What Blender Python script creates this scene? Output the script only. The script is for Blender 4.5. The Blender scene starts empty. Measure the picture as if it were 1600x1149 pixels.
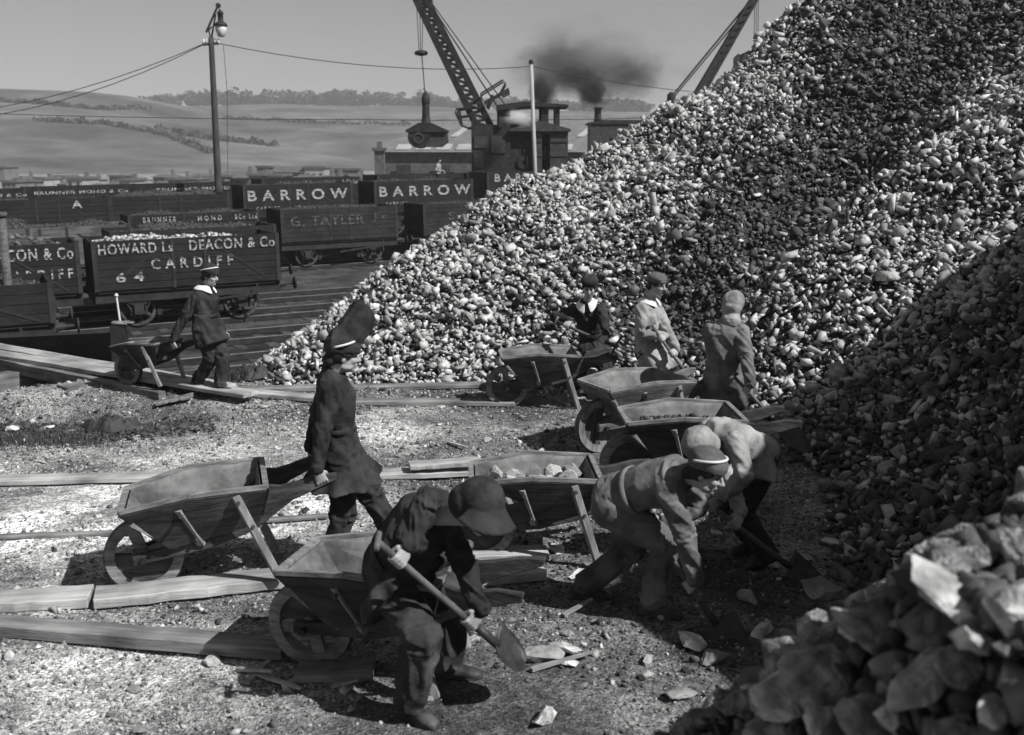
import bpy, bmesh, math, random
import numpy as np
from mathutils import Vector, Matrix, noise as mnoise
R = math.radians
C = bpy.context.scene.collection
SC = bpy.context.scene
# ---------------------------------------------------------------- camera
CAM_H, PITCH, FPX = 2.8, R(10.8), 1700.0
cd = bpy.data.cameras.new('camera'); cam = bpy.data.objects.new('camera', cd); C.objects.link(cam)
cam.location = (0, 0, CAM_H); cam.rotation_euler = (math.pi/2 - PITCH, 0, 0)
cd.sensor_width = 36; cd.lens = 36*FPX/1600; cd.clip_start = 0.1; cd.clip_end = 5000
cd.dof.use_dof = True; cd.dof.focus_distance = 10.0; cd.dof.aperture_fstop = 3.0
SC.camera = cam
# ---------------------------------------------------------------- sky, sun, exposure
SUN_EL, SUN_AZ = R(45), math.atan2(0.62, -0.38)      # azimuth from +Y towards +X
sd = Vector((math.cos(SUN_EL)*math.sin(SUN_AZ), math.cos(SUN_EL)*math.cos(SUN_AZ), math.sin(SUN_EL)))
w = bpy.data.worlds.new('World'); SC.world = w; w.use_nodes = True
nt = w.node_tree; nt.nodes.clear()
sk = nt.nodes.new('ShaderNodeTexSky'); sk.sky_type = 'NISHITA'; sk.sun_disc = False
sk.sun_elevation = SUN_EL; sk.sun_rotation = SUN_AZ; sk.dust_density = 1.0; sk.air_density = 1.0
bw = nt.nodes.new('ShaderNodeRGBToBW'); bg = nt.nodes.new('ShaderNodeBackground'); wo = nt.nodes.new('ShaderNodeOutputWorld')
bg.inputs['Strength'].default_value = 0.056
nt.links.new(sk.outputs[0], bw.inputs[0]); nt.links.new(bw.outputs[0], bg.inputs[0]); nt.links.new(bg.outputs[0], wo.inputs[0])
sl = bpy.data.lights.new('sun', 'SUN'); sl.energy = 5.0; sl.angle = R(0.5); sl.color = (1, 1, 1)
so = bpy.data.objects.new('sun', sl); C.objects.link(so); so.rotation_euler = (-sd).to_track_quat('-Z', 'Y').to_euler()
SC.view_settings.view_transform = 'Standard'; SC.view_settings.look = 'None'; SC.view_settings.exposure = 0.22; SC.view_settings.gamma = 1
SC.cycles.use_denoising = True; SC.cycles.max_bounces = 6; SC.cycles.diffuse_bounces = 2; SC.cycles.volume_bounces = 2
SC.cycles.volume_step_rate = 2; SC.cycles.transparent_max_bounces = 8
# ---------------------------------------------------------------- pixel helpers (a pixel of the 1600 px photograph and a depth give a point)
def ray(u, v):
    a = (u-800)/FPX; b = (574.5-v)/FPX
    return np.array([a, math.cos(PITCH)+b*math.sin(PITCH), -math.sin(PITCH)+b*math.cos(PITCH)])
def atY(u, v, Y):
    d = ray(u, v); t = Y/d[1]; return Vector((d[0]*t, Y, CAM_H+d[2]*t))
def atZ(u, v, z=0.0):
    d = ray(u, v); t = (z-CAM_H)/d[2]; return Vector((d[0]*t, d[1]*t, z))
# ---------------------------------------------------------------- tags
def tag(o, label=None, cat=None, group=None, kind=None):
    if label: o['label'] = label
    if cat: o['category'] = cat
    if group: o['group'] = group
    if kind: o['kind'] = kind
    return o
def empty(name, loc=(0,0,0), rz=0.0):
    o = bpy.data.objects.new(name, None); C.objects.link(o); o.location = loc; o.rotation_euler = (0,0,rz); return o
def copy_tree(o, parent=None):
    c = o.copy(); C.objects.link(c); c.parent = parent
    for ch in o.children: copy_tree(ch, c)
    return c
# ---------------------------------------------------------------- numpy value noise
_rs = np.random.RandomState(7)
_LAT = _rs.rand(64, 64, 64).astype(np.float32)
def vnoise(p, s=1.0, off=0.0):
    q = np.asarray(p, dtype=np.float64)*s + off + 1000.0
    if q.shape[1] == 2: q = np.hstack([q, np.full((len(q),1), 3.3)])
    i = np.floor(q).astype(int); f = q-i; f = f*f*(3-2*f); i &= 63; j = (i+1) & 63
    r = 0
    for a in (0,1):
        for b in (0,1):
            for c in (0,1):
                X = j[:,0] if a else i[:,0]; Y = j[:,1] if b else i[:,1]; Z = j[:,2] if c else i[:,2]
                wgt = (f[:,0] if a else 1-f[:,0])*(f[:,1] if b else 1-f[:,1])*(f[:,2] if c else 1-f[:,2])
                r = r + _LAT[X,Y,Z]*wgt
    return r*2-1
def fbm(p, s=1.0, n=3, off=0.0):
    r = 0
    for k in range(n): r = r + vnoise(p, s*2**k, off+k*11.7)/2**k
    return r
def sstep(a, b, x):
    t = np.clip((x-a)/(b-a), 0, 1); return t*t*(3-2*t)
# ---------------------------------------------------------------- materials
def gv(v): return (v, v*0.995, v*0.985, 1)
def mat(name, lo, hi, scale=6.0, rough=0.85, bump=0.3, bscale=40.0, grain=None, island=0.0, metal=0.0, bdist=0.01, detail=6, spec=0.3, lowp=0.35, highp=0.65, dirt=None):
    m = bpy.data.materials.new(name); m.use_nodes = True; n = m.node_tree.nodes; l = m.node_tree.links; n.clear()
    out = n.new('ShaderNodeOutputMaterial'); b = n.new('ShaderNodeBsdfPrincipled'); l.new(b.outputs[0], out.inputs[0])
    tc = n.new('ShaderNodeTexCoord'); mp = n.new('ShaderNodeMapping'); l.new(tc.outputs['Object'], mp.inputs[0])
    if grain: mp.inputs['Scale'].default_value = grain
    nz = n.new('ShaderNodeTexNoise'); nz.inputs['Scale'].default_value = scale; nz.inputs['Detail'].default_value = detail; nz.inputs['Roughness'].default_value = 0.65
    l.new(mp.outputs[0], nz.inputs['Vector'])
    cr = n.new('ShaderNodeValToRGB'); cr.color_ramp.elements[0].position = lowp; cr.color_ramp.elements[1].position = highp
    cr.color_ramp.elements[0].color = gv(lo); cr.color_ramp.elements[1].color = gv(hi)
    l.new(nz.outputs['Fac'], cr.inputs[0]); col = cr.outputs[0]
    if island:
        g = n.new('ShaderNodeNewGeometry'); mr = n.new('ShaderNodeMapRange'); mr.inputs[3].default_value = 1-island; mr.inputs[4].default_value = 1+island
        l.new(g.outputs['Random Per Island'], mr.inputs[0])
        mx = n.new('ShaderNodeVectorMath'); mx.operation = 'SCALE'; l.new(col, mx.inputs[0]); l.new(mr.outputs[0], mx.inputs['Scale']); col = mx.outputs[0]
    if dirt:   # (scale, low value, high value of the multiplier): worn and stained patches with their own shape
        n2 = n.new('ShaderNodeTexNoise'); n2.inputs['Scale'].default_value = dirt[0]; n2.inputs['Detail'].default_value = 5
        l.new(tc.outputs['Object'], n2.inputs['Vector'])
        m2 = n.new('ShaderNodeMapRange'); m2.inputs[1].default_value = 0.35; m2.inputs[2].default_value = 0.65; m2.inputs[3].default_value = dirt[1]; m2.inputs[4].default_value = dirt[2]
        l.new(n2.outputs['Fac'], m2.inputs[0])
        mx = n.new('ShaderNodeVectorMath'); mx.operation = 'SCALE'; l.new(col, mx.inputs[0]); l.new(m2.outputs[0], mx.inputs['Scale']); col = mx.outputs[0]
    l.new(col, b.inputs['Base Color'])
    b.inputs['Roughness'].default_value = rough; b.inputs['Metallic'].default_value = metal; b.inputs['Specular IOR Level'].default_value = spec
    if bump:
        nb = n.new('ShaderNodeTexNoise'); nb.inputs['Scale'].default_value = bscale; nb.inputs['Detail'].default_value = 6; l.new(mp.outputs[0], nb.inputs['Vector'])
        bp = n.new('ShaderNodeBump'); bp.inputs['Strength'].default_value = bump; bp.inputs['Distance'].default_value = bdist
        l.new(nb.outputs['Fac'], bp.inputs['Height']); l.new(bp.outputs[0], b.inputs['Normal'])
    return m
# ---------------------------------------------------------------- mesh builder
class MB:
    def __init__(s): s.v = []; s.f = []
    def add(s, vs, fs):
        k = len(s.v); s.v += [tuple(x) for x in vs]; s.f += [tuple(i+k for i in f) for f in fs]; return s
    def box(s, c, size, M=None, jit=0.0):
        x, y, z = (q/2 for q in size); vs = []
        for a in (-1,1):
            for b in (-1,1):
                for d in (-1,1):
                    p = Vector((a*x, b*y, d*z))
                    if jit: p += Vector((random.uniform(-jit,jit), random.uniform(-jit,jit), random.uniform(-jit,jit)))
                    p = (M @ p if M else p) + Vector(c); vs.append(p)
        return s.add(vs, [(0,1,3,2),(4,6,7,5),(0,4,5,1),(2,3,7,6),(0,2,6,4),(1,5,7,3)])
    def bar(s, a, b, w, h, up=(0,0,1), w2=None, h2=None):
        a = Vector(a); b = Vector(b); d = (b-a).normalized(); sx = d.cross(Vector(up))
        if sx.length < 1e-4: sx = d.cross(Vector((0,1,0)))
        sx.normalize(); sy = sx.cross(d); w2 = w if w2 is None else w2; h2 = h if h2 is None else h2
        vs = []
        for p, ww, hh in ((a, w, h), (b, w2, h2)):
            for i, j in ((-1,-1),(1,-1),(1,1),(-1,1)): vs.append(p + sx*i*ww/2 + sy*j*hh/2)
        return s.add(vs, [(0,3,2,1),(4,5,6,7),(0,1,5,4),(1,2,6,5),(2,3,7,6),(3,0,4,7)])
    def tube(s, pts, rad, n=8, cap=True):
        pts = [Vector(p) for p in pts]; m = len(pts); rad = rad if isinstance(rad, (list, tuple)) else [rad]*m
        k = len(s.v); ref = None
        for i, p in enumerate(pts):
            d = (pts[min(i+1, m-1)] - pts[max(i-1, 0)]).normalized()
            if ref is None:
                ref = d.cross(Vector((0,0,1)));
                if ref.length < 1e-3: ref = d.cross(Vector((1,0,0)))
            ref = (ref - d*ref.dot(d)).normalized(); o = d.cross(ref)
            for j in range(n):
                t = 2*math.pi*j/n; s.v.append(tuple(p + (ref*math.cos(t)+o*math.sin(t))*rad[i]))
        for i in range(m-1):
            for j in range(n): s.f.append((k+i*n+j, k+i*n+(j+1)%n, k+(i+1)*n+(j+1)%n, k+(i+1)*n+j))
        if cap: s.f.append(tuple(k+j for j in reversed(range(n)))); s.f.append(tuple(k+(m-1)*n+j for j in range(n)))
        return s
    def prism(s, poly, y0, y1, M=None):   # polygon in XZ, extruded along Y
        n = len(poly); vs = [Vector((x, y0, z)) for x, z in poly] + [Vector((x, y1, z)) for x, z in poly]
        if M: vs = [M @ q for q in vs]
        return s.add(vs, [tuple(range(n)), tuple(reversed(range(n, 2*n)))] + [(i, i+n, (i+1)%n+n, (i+1)%n) for i in range(n)])
    def disc_ring(s, r0, r1, y0, y1, c=(0,0,0), n=32, a0=0, a1=2*math.pi):   # ring about the Y axis
        full = abs(a1-a0-2*math.pi) < 1e-6; m = n if full else n+1; k = len(s.v)
        for i in range(m):
            t = a0+(a1-a0)*i/n
            for r, y in ((r0,y0),(r1,y0),(r1,y1),(r0,y1)): s.v.append((c[0]+r*math.cos(t), c[1]+y, c[2]+r*math.sin(t)))
        for i in range(n):
            p = k+4*i; q = k+4*((i+1)%m)
            for j in range(4): s.f.append((p+j, p+(j+1)%4, q+(j+1)%4, q+j))
        if not full: s.f.append((k,k+3,k+2,k+1)); p = k+4*n; s.f.append((p,p+1,p+2,p+3))
        return s
    def lathe(s, prof, c=(0,0,0), n=16):   # (r, z) about Z
        k = len(s.v); m = len(prof)
        for r, z in prof:
            for j in range(n):
                t = 2*math.pi*j/n; s.v.append((c[0]+r*math.cos(t), c[1]+r*math.sin(t), c[2]+z))
        for i in range(m-1):
            for j in range(n): s.f.append((k+i*n+j, k+i*n+(j+1)%n, k+(i+1)*n+(j+1)%n, k+(i+1)*n+j))
        s.f.append(tuple(k+j for j in reversed(range(n)))); s.f.append(tuple(k+(m-1)*n+j for j in range(n)))
        return s
    def build(s, name, m, parent=None, smooth=False, fix=True):
        me = bpy.data.meshes.new(name); me.from_pydata([tuple(x) for x in s.v], [], s.f)
        if fix:
            bm = bmesh.new(); bm.from_mesh(me); bmesh.ops.recalc_face_normals(bm, faces=bm.faces); bm.to_mesh(me); bm.free()
        me.materials.append(m)
        if smooth: me.polygons.foreach_set('use_smooth', [True]*len(me.polygons))
        o = bpy.data.objects.new(name, me); C.objects.link(o); o.parent = parent; return o
def bevel(o, w=0.004, seg=1):
    b = o.modifiers.new('bevel', 'BEVEL'); b.width = w; b.segments = seg; b.limit_method = 'ANGLE'; return o
def np_mesh(name, V, F, mats, parent=None, mi=None, link=True):
    me = bpy.data.meshes.new(name); k = F.shape[1]
    me.vertices.add(len(V)); me.vertices.foreach_set('co', V.astype(np.float32).ravel())
    me.loops.add(F.size); me.loops.foreach_set('vertex_index', F.astype(np.int32).ravel())
    me.polygons.add(len(F)); me.polygons.foreach_set('loop_start', np.arange(0, F.size, k, dtype=np.int32))
    try: me.polygons.foreach_set('loop_total', np.full(len(F), k, dtype=np.int32))
    except Exception: pass
    for m in mats: me.materials.append(m)
    if mi is not None: me.polygons.foreach_set('material_index', mi.astype(np.int32))
    me.update(calc_edges=True); me.validate()
    o = bpy.data.objects.new(name, me)
    if link: C.objects.link(o)
    o.parent = parent; return o
# ---------------------------------------------------------------- materials
M = {}
M['ground'] = mat('yard_dirt', 0.08, 0.38, 1.1, 0.95, 0.8, 55, bdist=0.03, detail=12, lowp=0.36, highp=0.62, dirt=(0.45, 0.5, 1.5))
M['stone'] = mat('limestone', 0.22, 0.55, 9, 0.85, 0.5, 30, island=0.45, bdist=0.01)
M['stone_dim'] = mat('dark_and_shaded_stone', 0.04, 0.14, 9, 0.9, 0.5, 30, island=0.5, bdist=0.01)  # dark rubble; on the heap also painted shade of gully and right slope
M['stone_core'] = mat('stone_gap_shade', 0.015, 0.07, 22, 0.95, 1.0, 30, bdist=0.08)  # near-black core paints the shade in the gaps between stones
M['lump'] = mat('foreground_limestone', 0.11, 0.40, 1.3, 0.85, 0.7, 5, bdist=0.06, dirt=(.8, 0.6, 1.3), detail=10)
M['pale_lump'] = mat('pale_limestone', 0.36, 0.70, 14, 0.85, 0.9, 30, bdist=0.03, dirt=(9, 0.5, 1.25), detail=10)
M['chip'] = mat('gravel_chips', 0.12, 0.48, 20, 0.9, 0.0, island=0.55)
M['coal'] = mat('coal', 0.015, 0.07, 8, 0.6, 0.5, 30, island=0.5)
M['hill'] = mat('hill_grass', 0.035, 0.15, 0.016, 1.0, 0.0, grain=(1,0.5,4.5), detail=12, dirt=(0.045, 0.75, 1.25))
M['rock_dark'] = mat('dark_turf', 0.02, 0.07, 12, 0.95, 0.8, 30, bdist=0.03)
def speckle(m, sc=70.0, k=0.6):
    n = m.node_tree.nodes; l = m.node_tree.links; b = [q for q in n if q.type == 'BSDF_PRINCIPLED'][0]; src = b.inputs['Base Color'].links[0].from_socket
    tc = [q for q in n if q.type == 'TEX_COORD'][0]; mu = src
    for s_, kk in ((sc, k), (sc*0.31, k*0.6)):
        v = n.new('ShaderNodeTexVoronoi'); v.inputs['Scale'].default_value = s_; l.new(tc.outputs['Object'], v.inputs['Vector'])
        sp = n.new('ShaderNodeSeparateColor'); l.new(v.outputs['Color'], sp.inputs[0]); mr = n.new('ShaderNodeMapRange'); mr.inputs[3].default_value = 1-kk; mr.inputs[4].default_value = 1+kk; l.new(sp.outputs[0], mr.inputs[0])
        x = n.new('ShaderNodeVectorMath'); x.operation = 'SCALE'; l.new(mu, x.inputs[0]); l.new(mr.outputs[0], x.inputs['Scale']); mu = x.outputs[0]
    l.new(mu, b.inputs['Base Color'])
speckle(M['ground'])
# ---------------------------------------------------------------- terrain
SD, ND = np.array([math.cos(R(26)), math.sin(R(26))]), np.array([-math.sin(R(26)), math.cos(R(26))])   # along and across the tracks
GRADE = 0.018
def rail_z(x, y):
    s = x*SD[0]+y*SD[1]; off = x*ND[0]+y*ND[1]
    return -1.55 + GRADE*(np.clip(s, -40, 60)-5) + 0.75*sstep(45.6, 47.0, off) + 0.15*sstep(51, 52, off)
def ground_z(x, y):
    x = np.asarray(x, float); y = np.asarray(y, float); p = np.stack([x, y], -1).reshape(-1, 2)
    off = p[:,0]*ND[0]+p[:,1]*ND[1]
    yard = 0.05*fbm(p, 0.5, 3) + 0.012*fbm(p, 4, 2, 5.0)
    # dark hollow under the barrow ramp at the left
    hx, hy = p[:,0]+5.6, p[:,1]-12.3
    yard = yard - 0.42*np.exp(-(((hx*0.95-hy*0.3)/1.7)**2 + ((hy+hx*0.25)/0.55)**2))
    rz = rail_z(p[:,0], p[:,1]) - 0.16
    k = sstep(14.6, 16.8, off - 0.25*vnoise(p, 0.8))
    z = yard*(1-k) + rz*k
    far = sstep(58, 75, off); z = z*(1-far) + (-1.2)*far
    return z.reshape(x.shape)
FOOT = [(60, 60), (9, 45), (-0.9, 26), (-3.35, 18), (-3.40, 14.2), (-2.9, 13.4), (-0.4, 13.6), (1.5, 12.3), (2.75, 11.4), (2.75, 9.1), (2.35, 7.1), (2.1, 5.0), (2.6, 3.0), (60, 2)]
def seg_dist(p, a, b):
    a = np.array(a, float); b = np.array(b, float); d = b-a; t = np.clip(((p-a)@d)/(d@d), 0, 1)
    return np.hypot(*(p-(a+t[:,None]*d)).T)
GULLY = [(9.5, 20.5), (6.7, 17.6), (5.0, 16.2), (3.42, 14.7), (2.2, 13.9)]
SPUR = [(8.0, 15.2), (5.8, 13.6), (4.4, 13.3), (3.2, 12.5)]
SHADE_CREST = [(4.35, 4.4, 4.7), (4.95, 6.1, 4.4), (6.95, 9.0, 5.0), (8.4, 10.2, 5.6), (12, 13, 6.5)]  # out-of-view ridge, shaped so its shadow falls over the right of the yard
def line_dist(p, L):
    d = np.full(len(p), 1e9)
    for i in range(len(L)-1): d = np.minimum(d, seg_dist(p, L[i], L[i+1]))
    return d
def inside(p):
    c = np.zeros(len(p), bool); n = len(FOOT)
    for i in range(n):
        x1, y1 = FOOT[i]; x2, y2 = FOOT[(i+1)%n]
        k = ((y1 > p[:,1]) != (y2 > p[:,1])) & (p[:,0] < (x2-x1)*(p[:,1]-y1)/((y2-y1) or 1e-9)+x1); c ^= k
    return c
def heap_z(x, y):
    x = np.asarray(x, float); y = np.asarray(y, float); p = np.stack([x, y], -1).reshape(-1, 2); px, py = p[:,0], p[:,1]
    d = np.full(len(p), 1e9); dl = np.full(len(p), 1e9)
    for i in range(len(FOOT)-1):
        q = seg_dist(p, FOOT[i], FOOT[i+1]); d = np.minimum(d, q)
    d = np.where(inside(p), d, -d)
    base = np.minimum(rail_z(px, py), 0)
    h = 0.70*d
    # gullies and spurs running down the slope
    rel = 0.55*fbm(p, 0.32, 2, 3.0) + 0.22*fbm(p, 1.1, 2, 9.0)
    h = h + rel*sstep(0.3, 3.5, d)
    h = h - 0.85*np.exp(-(line_dist(p, GULLY)/0.95)**2)*sstep(0.2, 2.0, d) + 0.40*np.exp(-(line_dist(p, SPUR)/0.8)**2)*sstep(0.3, 1.5, d)
    # unseen steep crest added at the right to shade the yard
    for i in range(len(SHADE_CREST)-1):
        A, B = np.array(SHADE_CREST[i]), np.array(SHADE_CREST[i+1]); D = (B-A)[:2]; t = np.clip(((p-A[:2])@D)/(D@D), 0, 1)
        q = np.hypot(*(p-(A[:2]+t[:,None]*D)).T); h = np.maximum(h, A[2]+t*(B[2]-A[2]) - 2.0*q + 0.45*fbm(p, 0.9, 2, 31.0)*(q < 2))
    h = np.minimum(h, 7.3+0.3*vnoise(p, 0.5))
    # near heap at the lower right, beside the camera
    a = (px-0.12)*0.62 - (py-4.02)*0.78
    n1 = np.minimum(0.98*a+0.20, 2.2*(px-0.10)) + 0.10*fbm(p, 1.6, 2, 2.0)
    n1 = np.minimum(n1-0.10, 1.84+0.05*px)
    h = np.maximum(h, n1)
    return h.reshape(x.shape)
def surf_z(x, y): return np.maximum(ground_z(x, y), heap_z(x, y))
def grid_mesh(name, xs, ys, zf, m, skip=None):
    X, Y = np.meshgrid(xs, ys); Z = zf(X, Y); V = np.stack([X, Y, Z], -1).reshape(-1, 3); nx, ny = len(xs), len(ys)
    i = np.arange(nx*ny).reshape(ny, nx); F = np.stack([i[:-1,:-1], i[:-1,1:], i[1:,1:], i[1:,:-1]], -1).reshape(-1, 4)
    if skip is not None: F = F[~skip(V[F].mean(1))]
    o = np_mesh(name, V, F, [m]); o.data.polygons.foreach_set('use_smooth', [True]*len(o.data.polygons)); return o
xs = np.unique(np.concatenate([np.linspace(-3000,-80,24), np.linspace(-80,-14,60), np.arange(-14, 8, 0.09), np.linspace(8, 80, 50), np.linspace(80, 3000, 24)]))
ys = np.unique(np.concatenate([np.linspace(-300,-1,12), np.arange(-1, 20, 0.09), np.linspace(20, 80, 110), np.linspace(80, 3500, 40)]))
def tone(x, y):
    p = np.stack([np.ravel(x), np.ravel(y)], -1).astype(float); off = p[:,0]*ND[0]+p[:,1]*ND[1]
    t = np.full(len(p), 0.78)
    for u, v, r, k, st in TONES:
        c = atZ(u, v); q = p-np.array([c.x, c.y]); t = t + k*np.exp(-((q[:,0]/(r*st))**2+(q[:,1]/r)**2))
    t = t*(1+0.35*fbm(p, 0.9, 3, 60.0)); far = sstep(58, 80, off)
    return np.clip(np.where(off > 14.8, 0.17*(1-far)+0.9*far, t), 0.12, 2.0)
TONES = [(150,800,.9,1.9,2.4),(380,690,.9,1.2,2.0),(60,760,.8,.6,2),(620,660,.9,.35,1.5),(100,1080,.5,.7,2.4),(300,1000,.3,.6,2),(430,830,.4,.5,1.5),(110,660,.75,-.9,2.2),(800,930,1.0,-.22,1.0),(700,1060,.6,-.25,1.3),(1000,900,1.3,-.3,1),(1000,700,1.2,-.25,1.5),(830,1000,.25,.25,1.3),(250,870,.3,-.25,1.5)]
def tone_scale(m):  # scales ground colour by tone: sooty sidings, paler and darker yard patches
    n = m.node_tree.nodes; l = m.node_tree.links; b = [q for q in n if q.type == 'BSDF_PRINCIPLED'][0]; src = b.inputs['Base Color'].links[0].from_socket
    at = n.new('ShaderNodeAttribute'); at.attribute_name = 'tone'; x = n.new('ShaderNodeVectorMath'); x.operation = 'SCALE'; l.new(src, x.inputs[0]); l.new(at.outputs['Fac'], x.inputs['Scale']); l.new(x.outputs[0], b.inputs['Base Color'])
tone_scale(M['ground'])
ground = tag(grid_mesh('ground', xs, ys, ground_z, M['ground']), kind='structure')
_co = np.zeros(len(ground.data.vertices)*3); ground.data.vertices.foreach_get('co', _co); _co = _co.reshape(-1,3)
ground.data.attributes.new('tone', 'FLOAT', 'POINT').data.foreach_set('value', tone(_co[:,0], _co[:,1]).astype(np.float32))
# ---------------------------------------------------------------- rock shapes
def ico(sub):
    bm = bmesh.new(); bmesh.ops.create_icosphere(bm, subdivisions=sub, radius=1); bm.verts.ensure_lookup_table()
    v = np.array([x.co[:] for x in bm.verts]); f = np.array([[q.index for q in t.verts] for t in bm.faces]); bm.free(); return v, f
ICO = {k: ico(k) for k in (1, 2, 3, 4)}
def rock_shapes(sub, n, seed, flat=0.55):
    rs = np.random.RandomState(seed); v, f = ICO[sub]; out = []
    for _ in range(n):
        k = rs.randint(7, 10); N = rs.normal(size=(k,3)); N /= np.linalg.norm(N, axis=1)[:,None]; D = rs.uniform(0.42, 1.0, k)
        dots = v@N.T; r = np.min(np.where(dots > 0.05, D/np.maximum(dots, 0.05), 9), 1); r = np.minimum(r, 1.3)
        w_ = v*r[:,None]*np.array([1, rs.uniform(0.65,0.95), rs.uniform(flat-0.15, flat+0.15)]); out.append(w_)
    return out, f
def rand_rot(n, rs, tilt=0.6):
    a = rs.uniform(0, 2*np.pi, n); b = rs.normal(0, tilt, n); c = rs.normal(0, tilt, n)
    ca, sa, cb, sb, cc, s_ = np.cos(a), np.sin(a), np.cos(b), np.sin(b), np.cos(c), np.sin(c); o, z = np.ones(n), np.zeros(n)
    Rz = np.stack([ca,-sa,z, sa,ca,z, z,z,o], -1).reshape(n,3,3); Ry = np.stack([cb,z,sb, z,o,z, -sb,z,cb], -1).reshape(n,3,3)
    Rx = np.stack([o,z,z, z,cc,-s_, z,s_,cc], -1).reshape(n,3,3); return Ry@Rx@Rz
def hull_shapes(n, seed, flat):
    rs = np.random.RandomState(seed); out = []
    while len(out) < n:
        v = rs.normal(size=(rs.randint(8, 12), 3)) if len(out) % 6 == 0 else np.array([[a,b,c] for a in (-1,1) for b in (-1,1) for c in (-1,1)])*rs.uniform(.35,1,3)*rs.uniform(.55,1.1,(8,3))+rs.normal(0,.12,(8,3)); v /= np.linalg.norm(v, axis=1)[:,None] if len(out) % 6 == 0 else 1.25; v *= rs.uniform(0.8, 1.25, (len(v),1))*np.array([1.1, rs.uniform(.65,1), rs.uniform(flat-.1, flat+.2)])
        bm = bmesh.new(); [bm.verts.new(q) for q in v]; bmesh.ops.convex_hull(bm, input=bm.verts, use_existing_faces=False)
        bmesh.ops.delete(bm, geom=[q for q in bm.verts if not q.link_faces], context='VERTS'); bmesh.ops.recalc_face_normals(bm, faces=bm.faces); bm.verts.index_update()
        vv = np.array([q.co[:] for q in bm.verts]); ff = np.array([[q.index for q in t.verts] for t in bm.faces]); bm.free(); out.append((vv, ff))
    return out
def rocks(P, S, sub, seed, flat=0.62, tilt=0.6):   # returns vertices, faces and the rock each face belongs to
    rs = np.random.RandomState(seed); n = len(P); k = rs.randint(0, 30, n); RT = rand_rot(n, rs, tilt); Vs, Fs, Is = [], [], []; o = 0
    for j, (v, f) in enumerate(hull_shapes(30, seed, flat)):
        ix = np.nonzero(k == j)[0]
        if not len(ix): continue
        V = np.einsum('nij,vj->nvi', RT[ix], v)*S[ix][:,None,None] + P[ix][:,None,:]
        F = f[None] + (np.arange(len(ix))*len(v))[:,None,None] + o; o += len(ix)*len(v)
        Vs.append(V.reshape(-1,3)); Fs.append(F.reshape(-1,3)); Is.append(np.repeat(ix, len(f)))
    return np.concatenate(Vs), np.concatenate(Fs), np.concatenate(Is)
def to_px(P):
    x, y, z = P[:,0], P[:,1], P[:,2]-CAM_H; c, s = math.cos(PITCH), math.sin(PITCH); d = y*c - z*s; up = y*s + z*c
    return 800+FPX*x/d, 574.5-FPX*up/d, d
rs = np.random.RandomState(3)
# heap: a core sheet plus tens of thousands of stones in one object
gx = np.unique(np.concatenate([np.arange(-5, 12, 0.12), np.linspace(12, 62, 60)])); gy = np.unique(np.concatenate([np.arange(0.2, 28, 0.12), np.linspace(28, 62, 40)]))
X, Y = np.meshgrid(gx, gy); Z = heap_z(X, Y)-0.05; G = ground_z(X, Y)
Vc = np.stack([X, Y, Z], -1).reshape(-1,3); i = np.arange(len(gx)*len(gy)).reshape(len(gy), len(gx))
Fc = np.stack([i[:-1,:-1], i[:-1,1:], i[1:,1:], i[1:,:-1]], -1).reshape(-1,4)
keep = (Z.reshape(-1)[Fc] > G.reshape(-1)[Fc]-0.25).any(1); Fc = Fc[keep]
Fc = np.concatenate([Fc[:,[0,1,2]], Fc[:,[0,2,3]]])
N0 = 260000
px = rs.uniform(-4.2, 14, N0); py = rs.uniform(2.0, 30, N0); hz = heap_z(px, py); gz = ground_z(px, py); P = np.stack([px, py, hz], -1)
e = 0.08; gxx = (heap_z(px+e, py)-hz)/e; gyy = (heap_z(px, py+e)-hz)/e
Nn = np.stack([-gxx, -gyy, np.ones(N0)], -1); Nn /= np.linalg.norm(Nn, axis=1)[:,None]
u_, v_, d_ = to_px(P); vw = -(P-np.array([0,0,CAM_H])); vw /= np.linalg.norm(vw, axis=1)[:,None]
face = (Nn*vw).sum(1)
near = (d_ < 4.6)
ok = (hz > gz-0.03) & (u_ > -60) & (u_ < 1750) & (v_ > -90) & (v_ < 1230) & (face > -0.25) & (py > 4.4)
# area compensation and thinning with distance
dens = 1.15*np.sqrt(1/np.maximum(Nn[:,2], .3)**2)*np.where(py > 19, 0.55, 1.0)
ok &= rs.rand(N0) < dens
P = P[ok]; Nn = Nn[ok]; dd = d_[ok]
S = np.exp(rs.normal(np.log(0.047), 0.42, len(P))); S = np.clip(S, 0.018, 0.115)*np.where(P[:,1] > 19, 1.25, 1.0)
P = P + Nn*(S*rs.uniform(-0.45, 0.8, len(P)))[:,None]
dim = 1.0*np.exp(-(line_dist(P[:,:2], GULLY)/1.5)**2) + .35*sstep(15.5,18.5,P[:,1])*sstep(4,6,P[:,0]) + 0.9*sstep(1.4, 0.2, P[:,0]-1.9+0*P[:,1])*(P[:,1] < 10.5) + 0.18*fbm(P[:,:2], 0.6, 2, 21.0)  # more dark stones in gully and right slope: shade put into their colour
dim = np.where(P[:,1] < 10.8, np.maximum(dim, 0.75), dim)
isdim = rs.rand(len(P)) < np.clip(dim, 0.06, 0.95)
V1, F1, I1 = rocks(P, S, 2, 5, flat=0.42, tilt=0.75)
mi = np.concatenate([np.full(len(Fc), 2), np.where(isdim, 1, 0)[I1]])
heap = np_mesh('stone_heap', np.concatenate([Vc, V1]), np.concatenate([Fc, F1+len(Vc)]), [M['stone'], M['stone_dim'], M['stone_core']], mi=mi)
tag(heap, 'tall sloping heap of broken limestone filling the right of the yard', 'stone heap', kind='stuff')
print('heap rocks', len(P))
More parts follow.
